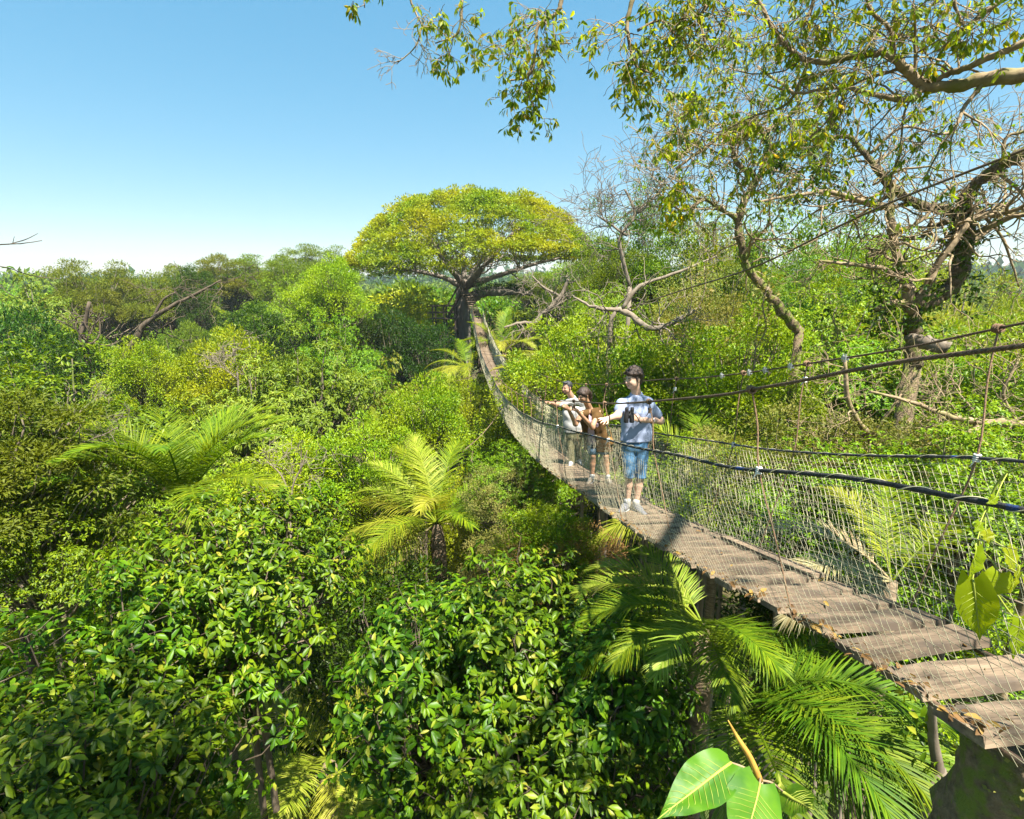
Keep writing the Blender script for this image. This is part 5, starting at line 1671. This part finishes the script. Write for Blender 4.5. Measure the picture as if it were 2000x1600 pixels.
def skin_mat(name, c, rough=.5):
    m, nt, out = new_mat(name)
    b = nd(nt, 'ShaderNodeBsdfPrincipled', Roughness=rough)
    no = nd(nt, 'ShaderNodeTexNoise', Scale=22.0, Detail=3.0)
    tc = nd(nt, 'ShaderNodeTexCoord')
    nt.links.new(tc.outputs['Object'], no.inputs['Vector'])
    r = ramp(nt, [(.3, tuple(x * .86 for x in c)), (.7, tuple(min(1, x * 1.1) for x in c))])
    nt.links.new(no.outputs[0], r.inputs[0])
    nt.links.new(r.outputs[0], b.inputs['Base Color'])
    b.inputs['Subsurface Weight'].default_value = .12
    b.inputs['Subsurface Radius'].default_value = (.012, .005, .003)
    b.inputs['Subsurface Scale'].default_value = .5
    nt.links.new(b.outputs[0], out.inputs['Surface'])
    return m
def cloth_mat(name, c, stripe=None, freq=60, var=.12):
    m, nt, out = new_mat(name)
    L = nt.links
    b = nd(nt, 'ShaderNodeBsdfPrincipled', Roughness=.9)
    b.inputs['Specular IOR Level'].default_value = .15
    tc = nd(nt, 'ShaderNodeTexCoord')
    no = nd(nt, 'ShaderNodeTexNoise', Scale=14.0, Detail=6.0)
    L.new(tc.outputs['Object'], no.inputs['Vector'])
    r = ramp(nt, [(.3, tuple(x * (1 - var) for x in c)), (.7, tuple(min(1, x * (1 + var)) for x in c))])
    L.new(no.outputs[0], r.inputs[0])
    col = r.outputs[0]
    if stripe:
        wv = nd(nt, 'ShaderNodeTexWave', Scale=freq, Distortion=.3)
        wv.bands_direction = 'Z'
        L.new(tc.outputs['Object'], wv.inputs['Vector'])
        mx = nd(nt, 'ShaderNodeMix', data_type='RGBA')
        L.new(wv.outputs['Fac'], mx.inputs[0])
        L.new(col, mx.inputs[6])
        mx.inputs[7].default_value = (*stripe, 1)
        col = mx.outputs[2]
    L.new(col, b.inputs['Base Color'])
    n2 = nd(nt, 'ShaderNodeTexNoise', Scale=30.0, Detail=4.0)
    L.new(tc.outputs['Object'], n2.inputs['Vector'])
    bp = nd(nt, 'ShaderNodeBump', Strength=.25, Distance=.01)
    L.new(n2.outputs[0], bp.inputs['Height'])
    L.new(bp.outputs[0], b.inputs['Normal'])
    L.new(b.outputs[0], out.inputs['Surface'])
    return m
M['hair'] = rough_mat('dark_hair', G(.016, .010, .007), G(.065, .040, .026), 60, (1, 1, .3), bump=.7, rough=.5, spec=.4)
M['hair_grey'] = rough_mat('black_hair', G(.012, .012, .013), G(.045, .045, .05), 60, (1, 1, .3), bump=.7, rough=.45, spec=.4)
M['beard'] = rough_mat('stubble', G(.05, .032, .022), G(.13, .08, .055), 90, bump=.4)
M['lip'] = skin_mat('lip', (.27, .09, .07))
M['eye'] = rough_mat('eye', G(.02, .014, .01), G(.04, .025, .02), 20, bump=0, rough=.2)
M['tooth'] = rough_mat('teeth', G(.7, .68, .62), G(.8, .78, .74), 20, bump=0, rough=.3)
M['black_rubber'] = rough_mat('black_rubber', G(.010, .010, .011), G(.03, .03, .032), 40, bump=.15, rough=.45)
M['glass_lens'] = rough_mat('dark_lens', G(.01, .012, .02), G(.02, .022, .035), 5, bump=0, rough=.08, spec=.8)

def basis(f, up=(0, 0, 1)):
    """columns: right, forward, up of a head or hand that faces f"""
    f = nrm(np.asarray(f, float))
    r = nrm(np.cross(f, np.asarray(up, float)))
    return np.stack([r, f, np.cross(r, f)], 1)
def add_head(b, c, f, s=1.0, up=(0, 0, 1), female=False):
    """head with brow, nose, lips, chin and ears, centred at c, facing f"""
    R = basis(f, up)
    q = lambda x, y, z: c + R @ (np.array([x, y, z]) * s)
    b.ell(q(0, -.012, .030), np.array([.074, .092, .088]) * s, R)
    b.ell(q(0, .022, -.030), np.array([.060, .066, .078]) * s, R, k=.03)
    b.ell(q(0, .050, -.090), np.array([.030, .026, .022]) * s * (.9 if female else 1), R, k=.025)
    for x in (-1, 1):
        b.ell(q(x * .047, .038, -.052), np.array([.022, .03, .03]) * s, R, k=.03)
        b.ell(q(x * .030, .078, .018), np.array([.024, .010, .008]) * s, R, k=.010)
        b.ell(q(x * .036, .068, -.026), np.array([.020, .018, .018]) * s, R, k=.018)
        b.ell(q(x * .076, -.008, -.012), np.array([.009, .020, .032]) * s, R, k=.006)
    b.cap(q(0, .082, .008), q(0, .103, -.030), .009 * s, .0145 * s, k=.010)
    b.ell(q(0, .083, -.060), np.array([.024, .012, .007]) * s, R, k=.008)
    b.ell(q(0, .081, -.073), np.array([.021, .012, .007]) * s, R, k=.008)
    return q, R
def face_parts(q, R, s, root, o, brows=True):
    """eyes, brows, smiling mouth: small pieces set into the face"""
    for x in (-1, 1):
        e = Body(.004).ell(q(x * .030, .0765, .004), np.array([.0105, .0080, .0042]) * s, R)
        link('eye', e.mesh('eye', M['eye'], .0035, origin=o), root)
        e = Body(.004).cap(q(x * .014, .0900, .0225), q(x * .046, .0790, .0235), .0040 * s, .0030 * s)
        link('eyebrow', e.mesh('eyebrow', M['hair'], .0035, origin=o), root)
    e = Body(.004).cap(q(-.022, .0850, -.0625), q(0, .0935, -.0675), .0040 * s, .0050 * s).cap(q(0, .0935, -.0675), q(.022, .0850, -.0625), .0050 * s, .0040 * s)
    link('mouth', e.mesh('mouth', M['lip'], .0035, origin=o), root)
def add_hand(b, w, d, n, side, curl=.5, spread=.25, s=.92, point=False, thumb_up=.6):
    """palm, four unequal bent fingers and a thumb; w wrist, d along the hand, n out of the back of the hand"""
    d = nrm(np.asarray(d, float))
    n = np.asarray(n, float)
    n = nrm(n - d * (n @ d))
    r = np.cross(d, n) * side
    P = lambda x, y, z: w + (r * x + d * y + n * z) * s
    b.ell(P(0, .045, 0), np.array([.038, .052, .017]) * s, np.stack([r, d, n], 1), k=.012)
    b.cap(w - d * .02, P(0, .02, 0), .024 * s, .022 * s, k=.015)
    for i, (x, L) in enumerate(((.030, .072), (.010, .082), (-.011, .076), (-.030, .060))):
        cu = curl if not (point and i == 0) else .06
        a = P(x * .95, .082, 0)
        ang = spread * x / .03 * .35
        dd = d * math.cos(ang) + r * math.sin(ang)
        pts = [a]
        th = cu * .5
        for seg, fr in ((0, .45), (1, .32), (2, .25)):
            v = dd * math.cos(th) - n * math.sin(th)
            pts.append(pts[-1] + v * L * fr * s)
            th += cu * 1.0
        for j in range(3):
            b.cap(pts[j], pts[j + 1], (.0098 - .0008 * j) * s, (.0090 - .0008 * j) * s, k=.004)
    a = P(.030, .022, -.006)
    t1 = P(.052, .050, -.012 - .01 * (1 - thumb_up))
    t2 = P(.056 if thumb_up > .5 else .040, .084, -.016)
    b.cap(a, t1, .013 * s, .011 * s, k=.010).cap(t1, t2, .0105 * s, .0085 * s, k=.004)
def shoe(root, o, heel, toe, mat, sole, r=.045):
    """a trainer: upper with tongue, pale sole, laces"""
    heel, toe = np.asarray(heel, float), np.asarray(toe, float)
    f = toe - heel
    f[2] = 0
    f = nrm(f)
    u = np.array([0, 0, 1.0])
    q = lambda y, z, x=0: heel + f * y + u * z + np.cross(f, u) * x
    b = Body(.03).cap(q(0, .055), q(.08, .055), r * .86, r * .88).cap(q(.08, .05), q(.20, .032), r * .84, r * .62).cap(q(.01, .06), q(.02, .105), r * .85, r * .80)
    b.cut(q(0, .022), (0, 0, -1))
    up = link('shoe', b.mesh('shoe', mat, .008, origin=o), root)
    b = Body(.02).cap(q(0, .02), q(.09, .02), r * .94, r * .90).cap(q(.09, .02), q(.205, .02), r * .92, r * .80)
    b.cut(q(0, .026), (0, 0, 1)).cut(q(0, 0), (0, 0, -1))
    link('sole', b.mesh('sole', sole, .008, origin=o), up)
    g = Geo()
    for k in range(4):
        y, z = .075 + .028 * k, .098 - .011 * k
        g.add(*tube(np.array([q(y, z - .012, -.028), q(y + .006, z, 0), q(y, z - .012, .028)]), .0035, 5))
    link('laces', g.mesh('laces', M['lace'], origin=o), up)
    return up
M['lace'] = rough_mat('lace', G(.4, .4, .39), G(.5, .5, .49), 50, bump=0)
M['shoe_grey'] = cloth_mat('grey_canvas', (.14, .14, .15))
M['shoe_white'] = cloth_mat('white_canvas', (.45, .44, .43))
M['shoe_tan'] = cloth_mat('tan_canvas', (.20, .165, .12))
M['sole'] = rough_mat('white_sole', G(.33, .33, .32), G(.42, .42, .41), 20, bump=0, rough=.6)
M['skin_a'] = skin_mat('skin_light', (.50, .31, .215))
M['skin_b'] = skin_mat('skin_tan', (.40, .22, .125))
M['skin_c'] = skin_mat('skin_warm', (.40, .225, .145))
M['tee_blue'] = cloth_mat('blue_cotton', (.235, .275, .38))
M['tee_white'] = cloth_mat('white_cotton', (.36, .355, .335), var=.05)
M['denim'] = cloth_mat('denim', (.055, .125, .21), var=.3)
M['denim_pale'] = cloth_mat('pale_denim', (.12, .19, .27), var=.3)
M['navy'] = cloth_mat('navy_cotton', (.015, .02, .045))
M['olive'] = cloth_mat('olive_cotton', (.12, .11, .055))
M['vest'] = cloth_mat('brown_suede', (.085, .046, .015), var=.2)
M['pink'] = cloth_mat('striped_top', (.40, .21, .30), (.52, .44, .46), 22)
M['leather'] = cloth_mat('tan_leather', (.20, .11, .035))
M['silver'] = rough_mat('silver', G(.5, .5, .5), G(.7, .7, .7), 40, metallic=.9, rough=.3, bump=0)

def torso(t, ch, wa, hp, wc, ww, wh, rc, rw, rh):
    """one filled trunk from chest over waist to hips"""
    ex = np.array([1.0, 0, 0])
    for k in (-1, 0, 1):
        t.cap(ch + ex * wc * k, wa + ex * ww * k, rc, rw, k=.03).cap(wa + ex * ww * k, hp + ex * wh * k, rw, rh, k=.03)
def legs(b, hips, knees, feet, thigh, knee, calf, ankle):
    for h_, k_, a_ in zip(hips, knees, feet):
        b.cap(h_, k_, thigh, knee)
        b.cap(k_, k_ * .62 + a_ * .38 + np.array([0, .022, .03]), knee * .95, calf, k=.02)
        b.cap(k_ * .62 + a_ * .38 + np.array([0, .022, .03]), a_ + np.array([0, .025, .09]), calf, ankle, k=.02)
        b.cap(a_ + np.array([0, .025, .09]), a_ + np.array([0, .0, .055]), ankle, ankle * .8)
def person_root(px, Y, label):
    x = at(px, 990, Y)[0]
    z = float(deck_z(Y)) + .018
    root = empty('person', (float(x), Y, z))
    tag(root, label, 'person')
    return root, np.array([x, Y, z])
def J(o, px, py, Y):
    return at(px, py, Y)
def young_man():
    root, o = person_root(1233, 6.1, 'young man in pale blue tee and denim shorts holding black binoculars')
    J_ = at
    gz = o[2]
    C = J_(1237, 740, 6.06)
    f = np.array([-.86, -.50, -.10])
    b = Body(.035)
    q, R = add_head(b, C, f, 1.0)
    sl, sr = J_(1216, 786, 6.06), J_(1268, 786, 6.14)
    nb = J_(1243, 773, 6.11)
    b.cap(q(0, -.02, -.06), nb, .052, .058, k=.03)
    el, wl = J_(1206, 812, 5.82), J_(1187, 818, 5.64)
    er, wr = J_(1290, 822, 6.22), J_(1250, 820, 5.93)
    b.cap(nb + np.array([0, 0, -.05]), sl + np.array([0, 0, -.02]), .048, .040).cap(nb + np.array([0, 0, -.05]), sr + np.array([0, 0, -.02]), .048, .040)
    b.cap(sl, el, .047, .040).cap(el, wl, .040, .027)
    b.cap(sr, er, .047, .041).cap(er, wr, .041, .027)
    add_hand(b, wl, wl - el + np.array([-.02, 0, 0]), (.15, -.6, .75), -1, .28, .9, .92, thumb_up=.9)
    hd = nrm(J_(1226, 812, 5.86) - wr)
    add_hand(b, wr, hd, (.2, -.95, .1), 1, .55, .2, .92, thumb_up=.2)
    ch, wa, hp = J_(1243, 805, 6.12), J_(1243, 842, 6.12), J_(1240, 868, 6.12)
    torso(b, ch, wa, hp, .07, .05, .06, .10, .088, .095)
    fl, fr = np.array([J_(1224, 985, 6.08)[0], 6.04, gz]), np.array([J_(1243, 985, 6.0)[0], 6.0, gz])
    kl, kr = np.array([o[0] - .055, 6.04, gz + .47]), np.array([o[0] + .075, 6.03, gz + .47])
    hl, hr = hp + np.array([-.075, 0, -.04]), hp + np.array([.08, 0, -.04])
    legs(b, (hl, hr), (kl, kr), (fl, fr), .078, .047, .046, .030)
    link('body', b.mesh('body', M['skin_a'], .0092, origin=o), root)
    face_parts(q, R, 1.0, root, o)
    # curly hair
    h = Body(.012)
    rng = np.random.default_rng(1)
    h.ell(q(0, -.022, .048), np.array([.084, .098, .085]), R)
    for i in range(70):
        v = rdir(rng, 1)[0]
        v[2] = abs(v[2])
        if v[1] > .55 and v[2] < .35: continue
        h.ell(q(v[0] * .080, v[1] * .098 - .018, .05 + v[2] * .085), np.full(3, rng.uniform(.014, .024)), R, k=.008)
    for x in np.linspace(-.055, .055, 7): h.ell(q(x, .075, .078 + rng.normal() * .006), np.array([.018, .02, .018]), R)
    h.cap(q(-.075, .01, .02), q(-.077, .012, -.02), .012, .007).cap(q(.075, .01, .02), q(.077, .012, -.02), .012, .007)
    h.cap(q(0, -.085, .01), q(0, -.075, -.05), .06, .045)
    h.cut(q(0, .062, .016), R @ np.array([0, 1, -1.1]))
    link('hair', h.mesh('hair', M['hair'], .006, origin=o), root)
    # t-shirt
    t = Body(.04)
    for s_ in (sl, sr): t.cap(nb + np.array([0, 0, -.035]), s_ + np.array([0, 0, -.012]), .064, .060)
    torso(t, ch, wa + np.array([0, 0, -.01]), hp + np.array([0, 0, -.06]), .078, .066, .080, .112, .106, .118)
    for s_, e_ in ((sl, el), (sr, er)):
        t.cap(s_ + np.array([0, 0, -.01]), s_ * .35 + e_ * .65, .062, .066, k=.03)
    t.cap(nb + np.array([0, 0, -.06]), nb + np.array([0, 0, .005]), .084, .066, k=.035)
    t.cut(J_(1240, 866, 6.0), (0, 0, -1)).cut(nb + np.array([0, -.02, .036]), nrm(np.array([0, -.45, 1.0])))
    ts = link('t_shirt', t.mesh('t_shirt', M['tee_blue'], .011, .006, 24, origin=o, seed=3), root)
    # shorts
    s = Body(.03)
    s.cap(hp + np.array([-.055, 0, .05]), hp + np.array([.055, 0, .05]), .100, .100).cap(hp + np.array([-.055, 0, -.03]), hp + np.array([.055, 0, -.03]), .104, .104)
    for h_, k_ in ((hl, kl), (hr, kr)):
        s.cap(h_, k_ + np.array([0, 0, -.04]), .088, .066, k=.006)
    s.cut(np.array([0, 0, gz + .43]), (0, 0, -1))
    link('shorts', s.mesh('shorts', M['denim'], .010, .003, 40, origin=o, seed=4), root)
    shoe(root, o, fl + np.array([.01, .05, 0]), fl + np.array([-.10, -.10, 0]), M['shoe_grey'], M['sole'], .048)
    shoe(root, o, fr + np.array([-.005, .04, 0]), fr + np.array([.06, -.12, 0]), M['shoe_grey'], M['sole'], .048)
    for a_, x in ((fl, 0), (fr, 0)):
        k = Body(.01).cap(a_ + np.array([0, .02, .07]), a_ + np.array([0, .015, .125]), .043, .043)
        link('sock', k.mesh('sock', M['tee_white'], .006, origin=o), root)
    # watch and bracelets
    d = nrm(wr - er)
    for k_, (m_, r_) in enumerate((('silver', .034), ('black_rubber', .034), ('leather', .035))):
        c = er * .55 + wr * .45 + d * (.02 * k_)
        A = nrm(np.cross(d, np.array([0, 0, 1.0])))
        B = np.cross(A, d)
        an = np.linspace(0, 2 * math.pi, 18)
        g = Geo().add(*tube(c + A * np.cos(an)[:, None] * .037 + B * np.sin(an)[:, None] * .037, .006, 5))
        link('bracelet', g.mesh('bracelet', M[m_], origin=o), root)
    # binoculars, held upright in the hand
    bc = J_(1229, 811, 5.82)
    root2 = empty('binoculars', tuple(bc + np.array([0, 0, -.085])))
    tag(root2, 'black binoculars held against the young man\'s pale blue tee', 'binoculars')
    oz = np.array(root2.location)
    for x in (-.031, .031):
        prof = [(-.085, .024), (-.08, .027), (-.04, .027), (-.01, .024), (.03, .021), (.05, .019), (.056, .0215), (.085, .0205), (.088, .017)]
        P = np.array([bc + np.array([x, 0, z]) for z, _ in prof])
        bo = link('barrel', Geo().add(*tube(P, [r for _, r in prof], 14)).mesh('barrel', M['black_rubber'], origin=oz), root2)
        le = Geo().add(*tube(np.array([bc + np.array([x, 0, .0885]), bc + np.array([x, 0, .0900])]), .014, 12))
        link('lens', le.mesh('lens', M['glass_lens'], origin=oz), bo)
    g = Geo()
    box_geo(g, bc + np.array([0, 0, .0]), (.05, .026, .07))
    g.add(*tube(np.array([bc + np.array([0, -.008, .03]), bc + np.array([0, -.008, .055])]), .011, 10))
    link('bridge', g.mesh('bridge', M['black_rubber'], True, origin=oz), root2)
    sp = smooth_path(np.array([bc + np.array([.03, -.02, .04]), bc + np.array([.07, -.05, .0]), bc + np.array([.10, -.05, -.05]), bc + np.array([.13, -.03, -.085]), bc + np.array([.10, -.02, -.06])]), per=5)
    link('strap', Geo().add(*tube(sp, .006, 5)).mesh('strap', M['black_rubber'], origin=oz), root2)
young_man()

def woman():
    root, o = person_root(1168, 8.0, 'woman with dark ponytail and long brown vest leaning on the handrail cable')
    J_ = at
    gz = o[2]
    C = J_(1139, 772, 7.72)
    b = Body(.032)
    q, R = add_head(b, C, np.array([-.74, -.62, -.26]), .94, up=(-.06, -.05, 1), female=True)
    nb = J_(1151, 798, 7.86)
    sl, sr = J_(1137, 808, 7.74), J_(1168, 803, 7.92)
    b.cap(q(0, -.02, -.06), nb, .045, .05)
    el, wl = J_(1124, 828, 7.50), J_(1110, 799, 7.35)
    er, wr = J_(1157, 835, 7.66), J_(1126, 801, 7.40)
    b.cap(nb + np.array([0, 0, -.04]), sl + np.array([0, 0, -.01]), .046, .040).cap(nb + np.array([0, 0, -.04]), sr + np.array([0, 0, -.01]), .046, .040)
    b.cap(sl, el, .040, .035).cap(el, wl, .034, .023).cap(sr, er, .042, .036).cap(er, wr, .036, .023)
    add_hand(b, wl, (-.5, -.5, .55), (-.3, -.75, .55), -1, .75, .2, .86, thumb_up=.3)
    add_hand(b, wr, (-.75, -.45, .35), (-.2, -.75, .6), 1, .75, .2, .86, thumb_up=.3)
    ch, wa, hp = J_(1155, 822, 7.86), J_(1160, 848, 7.95), J_(1168, 868, 8.02)
    torso(b, ch, wa, hp, .06, .045, .065, .088, .074, .092)
    fl, fr = np.array([at(1156, 945, 8.0)[0], 7.98, gz]), np.array([at(1186, 945, 8.0)[0], 7.95, gz])
    hl, hr = hp + np.array([-.075, 0, -.03]), hp + np.array([.078, 0, -.03])
    kl, kr = hl * .5 + fl * .5, hr * .5 + fr * .5
    kl[2] = kr[2] = gz + .45
    kl[1] -= .02
    legs(b, (hl, hr), (kl, kr), (fl, fr), .076, .045, .045, .028)
    link('body', b.mesh('body', M['skin_b'], .0092, origin=o), root)
    face_parts(q, R, .94, root, o)
    h = Body(.02)
    h.ell(q(0, -.020, .040), np.array([.082, .102, .088]) * .96, R)
    h.cap(q(-.06, .055, .055), q(-.074, .0, -.012), .018, .014).cap(q(.06, .055, .055), q(.074, .0, -.012), .018, .014)
    h.cut(q(0, .066, .012), R @ np.array([0, 1, -1.0]))
    link('hair', h.mesh('hair', M['hair'], .006, origin=o), root)
    h = Body(.015).ell(q(0, -.115, .02), np.array([.034, .03, .034]), R)
    pt = [q(0, -.12, .01), q(.0, -.150, -.04), q(.0, -.150, -.10), q(.01, -.135, -.16), q(.01, -.12, -.21)]
    for i in range(4): h.cap(pt[i], pt[i + 1], .040 - .006 * i, .037 - .007 * i, k=.015)
    link('ponytail', h.mesh('ponytail', M['hair'], .006, origin=o), root)
    # top
    t = Body(.04)
    t.cap(ch + np.array([-.05, 0, .05]), ch + np.array([.05, .02, .05]), .088, .088)
    torso(t, ch, wa, hp, .06, .045, .06, .096, .084, .097)
    t.cut(hp + np.array([0, 0, .02]), (0, 0, -1)).cut(ch + np.array([0, 0, .12]), (0, -.4, 1))
    link('striped_top', t.mesh('striped_top', M['pink'], .008, .002, 45, origin=o, seed=5), root)
    # shorts and waistband
    s = Body(.03)
    s.cap(hp + np.array([-.06, 0, .03]), hp + np.array([.06, 0, .03]), .103, .103).cap(hp + np.array([-.06, 0, -.03]), hp + np.array([.06, 0, -.03]), .108, .108)
    for h_, k_ in ((hl, kl), (hr, kr)): s.cap(h_, h_ * .6 + k_ * .4, .096, .086, k=.02)
    s.cut(hp + np.array([0, 0, -.155]), (0, 0, -1))
    link('shorts', s.mesh('shorts', M['denim_pale'], .008, .003, 45, origin=o, seed=6), root)
    s = Body(.03)
    s.cap(hp + np.array([-.062, 0, .05]), hp + np.array([.062, 0, .05]), .106, .106).cap(hp + np.array([-.062, 0, -.02]), hp + np.array([.062, 0, -.02]), .1115, .1115)
    s.cut(hp + np.array([0, 0, -.07]), (0, 0, -1))
    link('waistband', s.mesh('waistband', M['navy'], .008, .002, 45, origin=o, seed=7), root)
    # long open vest: two fronts and a back, cut from one shell
    for nm, n1, p1 in (('vest', None, None),):
        v = Body(.045)
        v.cap(sl + np.array([.02, 0, .0]), sr + np.array([-.01, 0, .0]), .056, .058)
        torso(v, ch + np.array([0, .008, .03]), wa + np.array([.005, .01, 0]), hp + np.array([.01, .01, -.01]), .068, .068, .09, .114, .106, .118)
        torso(v, wa + np.array([.005, .01, 0]), hp + np.array([.01, .01, 0]), hp + np.array([.015, .02, -.12]), .068, .09, .10, .106, .118, .126)
        v.cut(hp + np.array([0, 0, -.10]), (0, 0, -1)).cut(nb + np.array([0, 0, .02]), (0, -.25, 1))
        me = v.mesh('vest', M['vest'], .011, .004, 30, origin=o, seed=8)
        # open the front: remove the strip of faces that shows the top
        import bmesh
        bm = bmesh.new()
        bm.from_mesh(me)
        a0 = ch - o
        kill = []
        for fc in bm.faces:
            c = np.array(fc.calc_center_median())
            t_ = np.clip((a0[2] + .10 - c[2]) / .5, 0, 1)
            cx = a0[0] - .035 + .055 * t_
            hw = .022 + .055 * t_
            cy = a0[1] + .02 + .15 * t_
            if c[1] < cy and abs(c[0] - cx) < hw: kill.append(fc)
        bmesh.ops.delete(bm, geom=kill, context='FACES')
        bm.to_mesh(me)
        bm.free()
        ob = link('vest', me, root)
        sd = ob.modifiers.new('thickness', 'SOLIDIFY')
        sd.thickness = .006
    for a_, tx in ((fl, -.05), (fr, .05)):
        shoe(root, o, a_ + np.array([0, .05, 0]), a_ + np.array([tx - .03, -.12, 0]), M['shoe_tan'], M['sole'], .042)
        k = Body(.01).cap(a_ + np.array([0, .02, .07]), a_ + np.array([0, .015, .115]), .039, .039)
        link('sock', k.mesh('sock', M['tee_white'], .007, origin=o), root)
    # shoulder bag
    bc = J_(1186, 862, 7.96)
    rt = empty('shoulder_bag', tuple(bc))
    tag(rt, 'tan leather shoulder bag at the woman\'s hip', 'bag')
    b2 = Body(.02).ell(bc, (.085, .05, .075)).cap(bc + np.array([-.05, 0, -.02]), bc + np.array([.05, 0, -.02]), .055, .055)
    link('pouch', b2.mesh('pouch', M['leather'], .008, .002, 40, origin=bc), rt)
    b2 = Body(.02).ell(bc + np.array([0, -.01, .03]), (.088, .052, .045))
    link('flap', b2.mesh('flap', M['leather'], .008, origin=bc), rt)
    st = smooth_path(np.array([bc + np.array([-.06, 0, .05]), bc + np.array([-.02, .0, .16]), sr + np.array([.01, .02, .10]) * 1.0, bc + np.array([.05, .06, .14]), bc + np.array([.06, 0, .05])]), per=6)
    link('strap', Geo().add(*tube(st, .006, 5)).mesh('strap', M['leather'], origin=bc), rt)
woman()

def pointing_man():
    root, o = person_root(1121, 10.2, 'bearded man in white tee and olive trousers pointing with outstretched arm')
    J_ = at
    gz = o[2]
    C = J_(1107, 757, 10.12)
    b = Body(.035)
    q, R = add_head(b, C, np.array([-.72, -.68, -.08]), 1.02)
    nb = J_(1118, 778, 10.2)
    sl, sr = J_(1101, 788, 10.12), J_(1137, 786, 10.28)
    b.cap(q(0, -.02, -.06), nb, .056, .06)
    el, wl = J_(1086, 790, 9.92), J_(1073, 786, 9.70)
    er, wr = J_(1144, 818, 10.36), J_(1138, 838, 10.16)
    b.cap(nb + np.array([0, 0, -.05]), sl + np.array([0, 0, -.02]), .05, .042).cap(nb + np.array([0, 0, -.05]), sr + np.array([0, 0, -.02]), .05, .042)
    b.cap(sl, el, .050, .043).cap(el, wl, .043, .028).cap(sr, er, .048, .042).cap(er, wr, .040, .028)
    add_hand(b, wl, wl - el, (0, -.3, 1), -1, 1.1, .1, .95, point=True, thumb_up=.4)
    add_hand(b, wr, (-.1, -.6, -.5), (.5, -.3, .6), 1, .7, .1, .92)
    ch, wa, hp = J_(1119, 806, 10.2), J_(1120, 830, 10.2), J_(1121, 848, 10.22)
    torso(b, ch, wa, hp, .075, .06, .06, .105, .098, .10)
    fl, fr = np.array([at(1116, 920, 10.2)[0], 10.15, gz]), np.array([at(1131, 915, 10.3)[0], 10.3, gz])
    hl, hr = hp + np.array([-.08, 0, -.03]), hp + np.array([.08, 0, -.03])
    kl, kr = hl * .48 + fl * .52, hr * .48 + fr * .52
    for h_, k_, a_ in ((hl, kl, fl), (hr, kr, fr)):
        b.cap(h_, k_, .085, .058).cap(k_, a_ + np.array([0, .02, .08]), .056, .038)
    link('body', b.mesh('body', M['skin_c'], .0098, origin=o), root)
    face_parts(q, R, 1.02, root, o)
    h = Body(.015)
    h.ell(q(0, -.026, .044), np.array([.083, .098, .082]), R)
    h.ell(q(0, .045, .102), np.array([.055, .045, .026]), R)
    h.cap(q(-.074, .012, .02), q(-.075, .016, -.03), .010, .008).cap(q(.074, .012, .02), q(.075, .016, -.03), .010, .008)
    h.cap(q(0, -.085, .01), q(0, -.075, -.04), .06, .045)
    h.cut(q(0, .054, .0), R @ np.array([0, 1, -1.2]))
    link('hair', h.mesh('hair', M['hair_grey'], .007, origin=o), root)
    # short beard: a shell over jaw and chin
    d = Body(.012)
    d.ell(q(0, .052, -.094), np.array([.034, .029, .024]), R)
    for x in (-1, 1):
        d.cap(q(x * .030, .060, -.088), q(x * .064, .012, -.05), .016, .012).cap(q(x * .064, .012, -.05), q(x * .072, .006, -.01), .011, .008)
        d.cap(q(0, .096, -.051), q(x * .028, .084, -.058), .006, .006)
    link('beard', d.mesh('beard', M['beard'], .006, origin=o), root)
    t = Body(.05)
    for s_ in (sl, sr): t.cap(nb + np.array([0, 0, -.035]), s_ + np.array([0, 0, -.012]), .062, .056)
    torso(t, ch, wa + np.array([0, 0, -.01]), hp, .082, .072, .078, .120, .114, .122)
    t.cap(sl, sl * .4 + el * .6, .062, .068, k=.03).cap(sr, sr * .4 + er * .6, .062, .068, k=.03)
    t.cap(nb + np.array([0, 0, -.06]), nb + np.array([0, 0, .005]), .088, .072, k=.035)
    t.cut(J_(1121, 846, 10.1), (0, 0, -1)).cut(nb + np.array([0, -.02, .036]), (0, -.45, 1))
    link('t_shirt', t.mesh('t_shirt', M['tee_white'], .010, .005, 30, origin=o, seed=9), root)
    s = Body(.03)
    s.cap(hp + np.array([-.065, 0, .05]), hp + np.array([.065, 0, .05]), .112, .112).cap(hp + np.array([-.065, 0, -.03]), hp + np.array([.065, 0, -.03]), .116, .116)
    for h_, k_, a_ in ((hl, kl, fl), (hr, kr, fr)):
        s.cap(h_, k_, .094, .070, k=.008).cap(k_, a_ + np.array([0, .015, .07]), .070, .060, k=.008)
    s.cut(np.array([0, 0, gz + .055]), (0, 0, -1))
    link('trousers', s.mesh('trousers', M['olive'], .009, .005, 32, origin=o, seed=10), root)
    g = Geo()
    an = np.linspace(0, 2 * math.pi, 24)
    g.add(*tube(hp + np.array([0, 0, .065]) + np.stack([np.cos(an) * .178, np.sin(an) * .118, 0 * an], -1), .013, 5))
    link('belt', g.mesh('belt', M['leather'], origin=o), root)
    for a_, tx in ((fl, -.05), (fr, .02)):
        shoe(root, o, a_ + np.array([0, .05, 0]), a_ + np.array([tx, -.12, 0]), M['shoe_white'], M['sole'], .046)
pointing_man()
# ------------------------------------------------------------------ the air
def build_haze():
    g = Geo()
    box_geo(g, (0, 0, 26), (3200, 3200, 54))
    m, nt, out = new_mat('haze')
    v = nd(nt, 'ShaderNodeVolumePrincipled', Density=.0004, Anisotropy=.2)
    v.inputs['Color'].default_value = (.82, .91, 1.0, 1)
    nt.links.new(v.outputs[0], out.inputs['Volume'])
    tag(g.obj('haze', m, smooth=False), 'thin pale haze filling the air over the forest', 'haze', kind='stuff')
build_haze()
